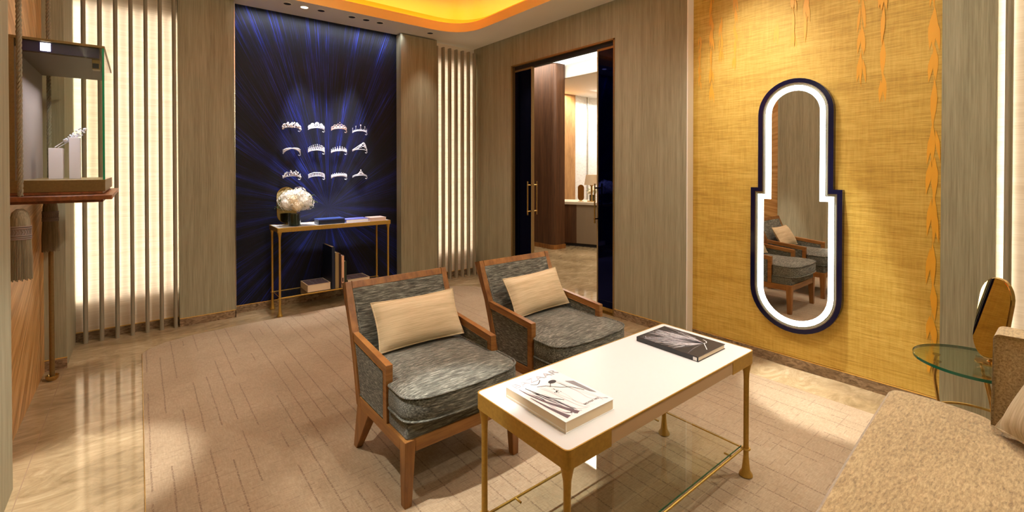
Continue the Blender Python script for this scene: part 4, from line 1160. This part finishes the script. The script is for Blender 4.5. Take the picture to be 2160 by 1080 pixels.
L(cs, -0.445, -0.440, 3.135, 3.89, 1.243, 1.87).build('back_lining', 'velvet_grey', cs)
mb = MB(); q = cs.location
g = [(-0.445, 3.121), (-0.131, 3.121), (-0.131, 3.899), (-0.445, 3.899)]
mb.box(-0.445 - q.x, -0.134 - q.x, 3.121 - q.y, 3.125 - q.y, 1.243 - q.z, 1.905 - q.z).box(-0.135 - q.x, -0.131 - q.x, 3.125 - q.y, 3.899 - q.y, 1.243 - q.z, 1.905 - q.z).box(-0.445 - q.x, -0.135 - q.x, 3.895 - q.y, 3.899 - q.y, 1.243 - q.z, 1.905 - q.z)
mb.build('glass_cover', 'clear_glass', cs)
L(cs, -0.139, -0.1305, 3.1205, 3.125, 1.243, 1.905).build('glass_corner', 'glass_edge_green', cs)
L(cs, -0.466, -0.128, 3.118, 3.902, 1.905, 1.917).build('lid', 'aged_bronze', cs, bevel=0.001)
mb = L(cs, -0.440, -0.150, 3.135, 3.140, 1.855, 1.903); mb.build('lid_fascia', 'purple_lid', cs)
L(cs, -0.440, -0.150, 3.142, 3.88, 1.85, 1.903).build('light_box', 'lid_brown', cs)
L(cs, -0.36, -0.325, 3.1335, 3.1345, 1.862, 1.900).build('light_strip', 'led_cool', cs)
lb = L(cs, -0.178, -0.148, 3.15, 3.20, 1.80, 1.85).build('lock_bracket', 'aged_bronze', cs, bevel=0.002)
L(cs, -0.176, -0.152, 3.1485, 3.15, 1.805, 1.83).build('lock_face', 'black_matte', cs)
area('case_lamp', (-0.32, 3.5, 1.845), (0, 0, 0), 0.02, 0.6, 2.2, (0.9, 0.88, 1.0), spread=PI * 0.6)
# two blocks and a brooch
o = MB().box(-0.0275, 0.0275, -0.035, 0.035, 0, 0.165).build('display_block', 'stand_white', bevel=0.001); o.location = (-0.344, 3.5, 1.243); tag(o, 'shorter white display block in the showcase', 'block', 'white display blocks in the showcase')
o = MB().box(-0.022, 0.022, -0.03, 0.03, 0, 0.225).build('display_block', 'stand_white', bevel=0.001); o.location = (-0.270, 3.5, 1.243); tag(o, 'taller white display block in the showcase', 'block', 'white display blocks in the showcase')
br = empty('diamond_brooch', (-0.35, 3.5, 1.412), 'diamond flower spray resting across the two white blocks', 'jewellery')
mb = MB()
A, B = Vector((0.0, 0, 0.002)), Vector((0.115, 0, 0.095)); R = random.Random(9)
mb.tube([A, A.lerp(B, 0.5) + Vector((0, 0, 0.006)), B], 0.0016, 6); mb.tube([A + Vector((0.012, 0, -0.002)), A.lerp(B, 0.5) + Vector((0.012, 0, -0.003)), B + Vector((-0.005, 0, -0.012))], 0.0014, 6)
mb.build('stem', 'tiara_silver', br, smooth=True)
mb = MB()
for i in range(46):
    s_ = R.uniform(0.35, 1.0); p = A.lerp(B, s_) + Vector((R.uniform(-1, 1), R.uniform(-1, 1), R.uniform(-0.8, 1))) * 0.011 * (0.5 + s_); mb.ball(p, R.uniform(0.0035, 0.007), 6, 4)
mb.ball(B + Vector((0.006, 0, 0.008)), 0.010, 8, 6)
mb.build('petals', 'diamond', br)

def rope(name, x, y, z0, z1, label, r=0.0105):
    mb = MB(); n = int((z1 - z0) / 0.006)
    for ph in (0, 2 * PI / 3, 4 * PI / 3):
        mb.tube([(x + r * 0.5 * math.cos(ph + k * 0.55), y + r * 0.5 * math.sin(ph + k * 0.55), z0 + (z1 - z0) * k / n) for k in range(n + 1)], r * 0.55, 6)
    return tag(mb.build(name, 'tassel_thread', smooth=True), label, 'rope', 'ropes holding the hanging shelf')
rope('hanging_rope', -0.418, 3.045, 1.172, 2.764, 'twisted cord holding the near end of the hanging shelf')
rope('hanging_rope', -0.418, 3.94, 1.172, 2.764, 'twisted cord holding the far end of the hanging shelf')
def tassel(y, label):
    t = empty('tassel', (-0.418, y, 0.80), label, 'tassel', 'tassels under the hanging shelf')
    MB().lathe([(0.012, 0.315), (0.026, 0.30), (0.033, 0.27), (0.035, 0.235)][::-1], seg=20).build('head', 'tassel_thread', t, smooth=True)
    mb = MB()
    for z in (0.236, 0.228, 0.196, 0.188, 0.180): mb.tube([(0.036 * math.cos(a * PI / 10), 0.036 * math.sin(a * PI / 10), z) for a in range(20)], 0.0032, 6, closed=True)
    mb.lathe([(0.034, 0.178), (0.0345, 0.24)], seg=20)
    for k in range(24):
        a = 2 * PI * k / 24; mb.tube([(0.0355 * math.cos(a + d_), 0.0355 * math.sin(a + d_), z) for d_, z in ((0, 0.20), (0.13, 0.212), (0, 0.224))], 0.0014, 4)
    mb.build('woven_band', 'velvet_grey', t, smooth=True)
    mb = MB(); mb.lathe([(0.036, 0.0), (0.036, 0.10), (0.032, 0.18)], seg=24)
    for k in range(44):
        a = 2 * PI * k / 44; mb.tube([(0.0375 * math.cos(a), 0.0375 * math.sin(a), -0.004 * (k % 3)), (0.0375 * math.cos(a + 0.02), 0.0375 * math.sin(a + 0.02), 0.09), (0.033 * math.cos(a), 0.033 * math.sin(a), 0.18)], 0.0024, 5)
    mb.build('skirt', 'tassel_thread', t, smooth=True)
    return t
tassel(3.03, 'cord tassel hanging under the near end of the shelf')
tassel(3.96, 'cord tassel hanging under the far end of the shelf')
pl = empty('shelf_pole', (-0.418, 3.975, 0), 'slim bronze pole in a floor cup below the hanging shelf', 'pole')
MB().lathe([(0.0125, 0.0), (0.0125, 0.80)], seg=16).build('shaft', 'aged_bronze', pl, smooth=True)
MB().lathe([(0.020, 0.0), (0.030, 0.012), (0.032, 0.030), (0.027, 0.030), (0.018, 0.014)], seg=24).build('floor_cup', 'polished_brass', pl, smooth=True)

# ================================================================== SOFA
so = empty('sofa', (1.5, -0.1, 0), 'long beige chenille sofa at the lower right corner', 'sofa')
q = so.location
def SP(pts): return [(x - q.x, y - q.y) for x, y in pts]
out = roundpoly(SP([(0.62, -0.40), (0.62, 0.40), (1.33, 0.437), (1.80, 0.468), (2.40, 0.497), (2.415, 0.36), (2.385, 0.21), (2.30, 0.185), (2.30, -0.40)]), [0.03, 0.03, 0.3, 0.3, 0.04, 0.1, 0.06, 0.03, 0.03], 5)
cushion(out, 0.20, 0.408, 0.016, (1.9 - q.x, 0.05 - q.y), 0.002, 'seat_cushion', 'sofa_fabric', so, rnd=0.018)
MB().prism([(x, y) for x, y in SP([(0.63, -0.62), (0.63, 0.37), (1.33, 0.40), (2.36, 0.45), (2.36, 0.19), (2.44, 0.19), (2.44, -0.62)])], 'z', 0.08, 0.21).build('base', 'sofa_fabric', so, bevel=0.01)
MB().prism(roundpoly([(y - q.y, z) for y, z in ((-0.62, 0.20), (0.192, 0.20), (0.196, 0.728), (-0.62, 0.735))], [0, 0, 0.02, 0], 5), 'x', 2.312 - q.x, 2.445 - q.x).build('arm', 'sofa_fabric', so, bevel=0.012, bseg=3)
MB().box(0.63 - q.x, 2.312 - q.x, -0.62 - q.y, -0.42 - q.y, 0.20, 0.78).build('backrest', 'sofa_fabric', so, bevel=0.03, bseg=3)
for x in (0.72, 2.36):
    for y in (-0.55, 0.30 if x < 1 else 0.10):
        MB().box(x - 0.02 - q.x, x + 0.02 - q.x, y - 0.02 - q.y, y + 0.02 - q.y, 0.007, 0.085).build('leg', 'chair_wood', so)
pillow(0.36, 0.36, 0.11, 'pillow', 'pillow_grey', 'greige ribbed pillow leaning on the sofa arm at the right edge', (2.135, 0.005, 0.592), (math.radians(28), 0, math.radians(37.7)), pip='pillow_grey')

# ================================================================== GLASS SIDE TABLE
st = empty('side_table', (2.685, 0.275, 0), 'round glass side table on bent brass rods beside the sofa', 'table')
MB().lathe([(0.198, 0.0), (0.2, 0.002), (0.2, 0.009), (0.198, 0.011)], (0, 0, 0.489), 64).build('glass_top', 'green_glass', st, smooth=True)
mb = MB(); seg = 64
vs = [(0.2006 * math.cos(2 * PI * k / seg), 0.2006 * math.sin(2 * PI * k / seg), z) for z in (0.4885, 0.5005) for k in range(seg)]
mb.add(vs, [(k, (k + 1) % seg, seg + (k + 1) % seg, seg + k) for k in range(seg)]); mb.build('glass_edge', 'glass_edge_dark', st, smooth=True)
for k in range(3):
    a0 = math.radians(100 + 120 * k)
    mb = MB()
    for s in (-1, 1):
        P = lambda r, da, z: (r * math.cos(a0 + s * da), r * math.sin(a0 + s * da), z)
        mb.tube(spline([P(0.13, 0.38, 0.484), P(0.135, 0.30, 0.42), P(0.12, 0.12, 0.33), P(0.115, 0.03, 0.27), P(0.13, 0.03, 0.15), P(0.165, 0.02, 0.01)], 6), 0.0055, 8)
    mb.build('leg', 'polished_brass', st, smooth=True)
    for s in (-1, 1):
        MB().lathe([(0.014, 0), (0.014, 0.004)], (0.13 * math.cos(a0 + s * 0.38), 0.13 * math.sin(a0 + s * 0.38), 0.4845), 14).build('pad', 'polished_brass', st)
MB().tube([(0.125 * math.cos(a * PI / 18), 0.125 * math.sin(a * PI / 18), 0.27) for a in range(36)], 0.0055, 8, closed=True).build('ring', 'polished_brass', st, smooth=True)
# table mirror: turned towards the golden wall
tm = oval_mirror('table_mirror', (2.715, 0.235, 0.500), math.radians(0), 0.178, 0.335, 'oval brass mirror on the round glass side table', tilt=0.0, base_r=0.05, zc=0.187, mat='bronze_mirror')
tm.rotation_euler = (0, 0, math.radians(34.8 + 180))
for o in kids(tm):
    if o.name.startswith(('mirror_glass', 'frame')): o.rotation_euler = (math.radians(-8), 0, 0)

# ================================================================== DOWNLIGHTS
def downlight(x, y, label, target=None, power=0, angle=60, blend=0.5, color=(1.0, 0.965, 0.90), group='recessed ceiling downlights', lens='dark_gap', size=0.03):
    t = empty('ceiling_downlight', (x, y, CEIL), label, 'downlight', group)
    MB().tube([(0.034 * math.cos(k * PI / 12), 0.034 * math.sin(k * PI / 12), -0.001) for k in range(24)], 0.0035, 6, closed=True).build('trim_ring', 'ceiling_white', t, smooth=True)
    MB().lathe([(0.031, -0.0030), (0.031, -0.0012)], seg=24).build('lens', lens, t)
    if power:
        spot('downlight_beam', (x, y, CEIL - 0.012), target or (x, y, 0), power, angle, blend, color, size)
    return t
wlab = 'downlight before the blue panel, %s of six'
xsD = [1.041, 1.184, 1.331, 1.618, 1.760, 1.902]
tg = [(1.10, 4.46, 1.0), (1.25, 4.763, 1.45), (1.42, 4.763, 1.15), (1.52, 4.763, 1.15), (1.66, 4.763, 1.45), (1.80, 4.62, 0.8)]
for i, x in enumerate(xsD):
    downlight(x, 4.47, wlab % ['leftmost', 'second', 'third', 'fourth', 'fifth', 'rightmost'][i], tg[i], L_SPOT * (3.4 if 0 < i < 5 else 1.6), 26, 1.0, (0.92, 0.92, 1.0), lens='spot_lens' if i == 1 else 'dark_gap')
downlight(2.47, 4.47, 'single downlight near the far corner before the pier', (2.45, 4.1, 0), L_SPOT * 0.45, 70, 1.0)
# room spots out of view: some match visible light pools, others are added fill
ROOM = [  # x, y, z, target, power factor, cone, blend
    (1.45, 1.05, 3.07, (1.55, 1.12, 0.5), 0.55, 34, 1.0),
    (1.30, 1.70, 3.07, (1.2, 1.7, 0), 0.5, 130, 1.0),  # this and the following wide cones are added ambient fill
    (1.90, 2.60, 3.07, (1.9, 2.7, 0), 0.5, 130, 1.0),
    (1.00, 3.20, 3.07, (1.0, 3.2, 0), 0.2, 130, 1.0),
    (2.20, 0.90, 3.07, (2.2, 0.9, 0), 0.9, 130, 1.0),
    (0.12, 2.55, 2.753, (-0.20, 2.62, 0), 3.8, 20, 0.6),
    (0.05, 3.70, 2.753, (-0.15, 3.5, 0), 0.6, 50, 0.9),
    (3.02, 1.05, 2.753, (3.06, 0.86, 0), 5.0, 22, 0.35),
    (2.30, 1.50, 2.92, (3.318, 1.42, 1.95), 0.9, 44, 1.0),
    (2.95, 3.30, 2.753, (2.4, 3.6, 0), 0.7, 46, 0.8),
    (0.15, 1.62, 2.753, (1.10, 1.38, 0.0), 4.2, 16, 0.5),
    (2.9, 0.25, 2.753, (2.0, 0.3, 0.4), 1.2, 60, 0.8),
    (-0.15, 1.95, 2.753, (0.72, 1.90, 0.25), 1.3, 20, 0.8),
    (1.30, -0.30, 2.753, (1.3, 1.6, 0.4), 0.6, 80, 1.0),  # fill added from behind the camera for the furniture fronts
    (1.70, 2.60, 2.92, (3.24, 2.8, 0.9), 0.45, 100, 1.0),  # this and the wall-aimed spots below are added fill without fixtures
    (1.40, 2.60, 2.92, (0.6, 4.7, 1.2), 0.4, 90, 1.0),
    (1.40, 2.40, 2.92, (-0.4, 3.0, 1.4), 0.7, 110, 1.0),
    (1.80, 2.00, 2.92, (3.3, 0.2, 1.2), 0.8, 90, 1.0),
    (1.20, 4.45, 2.753, (1.1, 4.25, 0), 0.7, 40, 0.8),
]
area('added_ceiling_fill', (1.5, -0.80, 2.35), (math.radians(155), 0, 0), 3.0, 0.05, 22, (1.0, 0.95, 0.86))  # unseen uplight added to brighten the ceiling
area('added_ceiling_fill', (-0.36, 0.9, 2.35), (math.radians(180), math.radians(25), 0), 0.05, 2.4, 12, (1.0, 0.95, 0.86))  # matching uplight added along the left wall, also unseen
for i, (x, y, z, tgt, p, ang, bl) in enumerate(ROOM):
    spot('room_spot_and_fill', (x, y, z), tgt, L_SPOT * p, ang, bl, (1.0, 0.99, 0.96) if p > 2 else (1.0, 0.965, 0.90), 0.03)
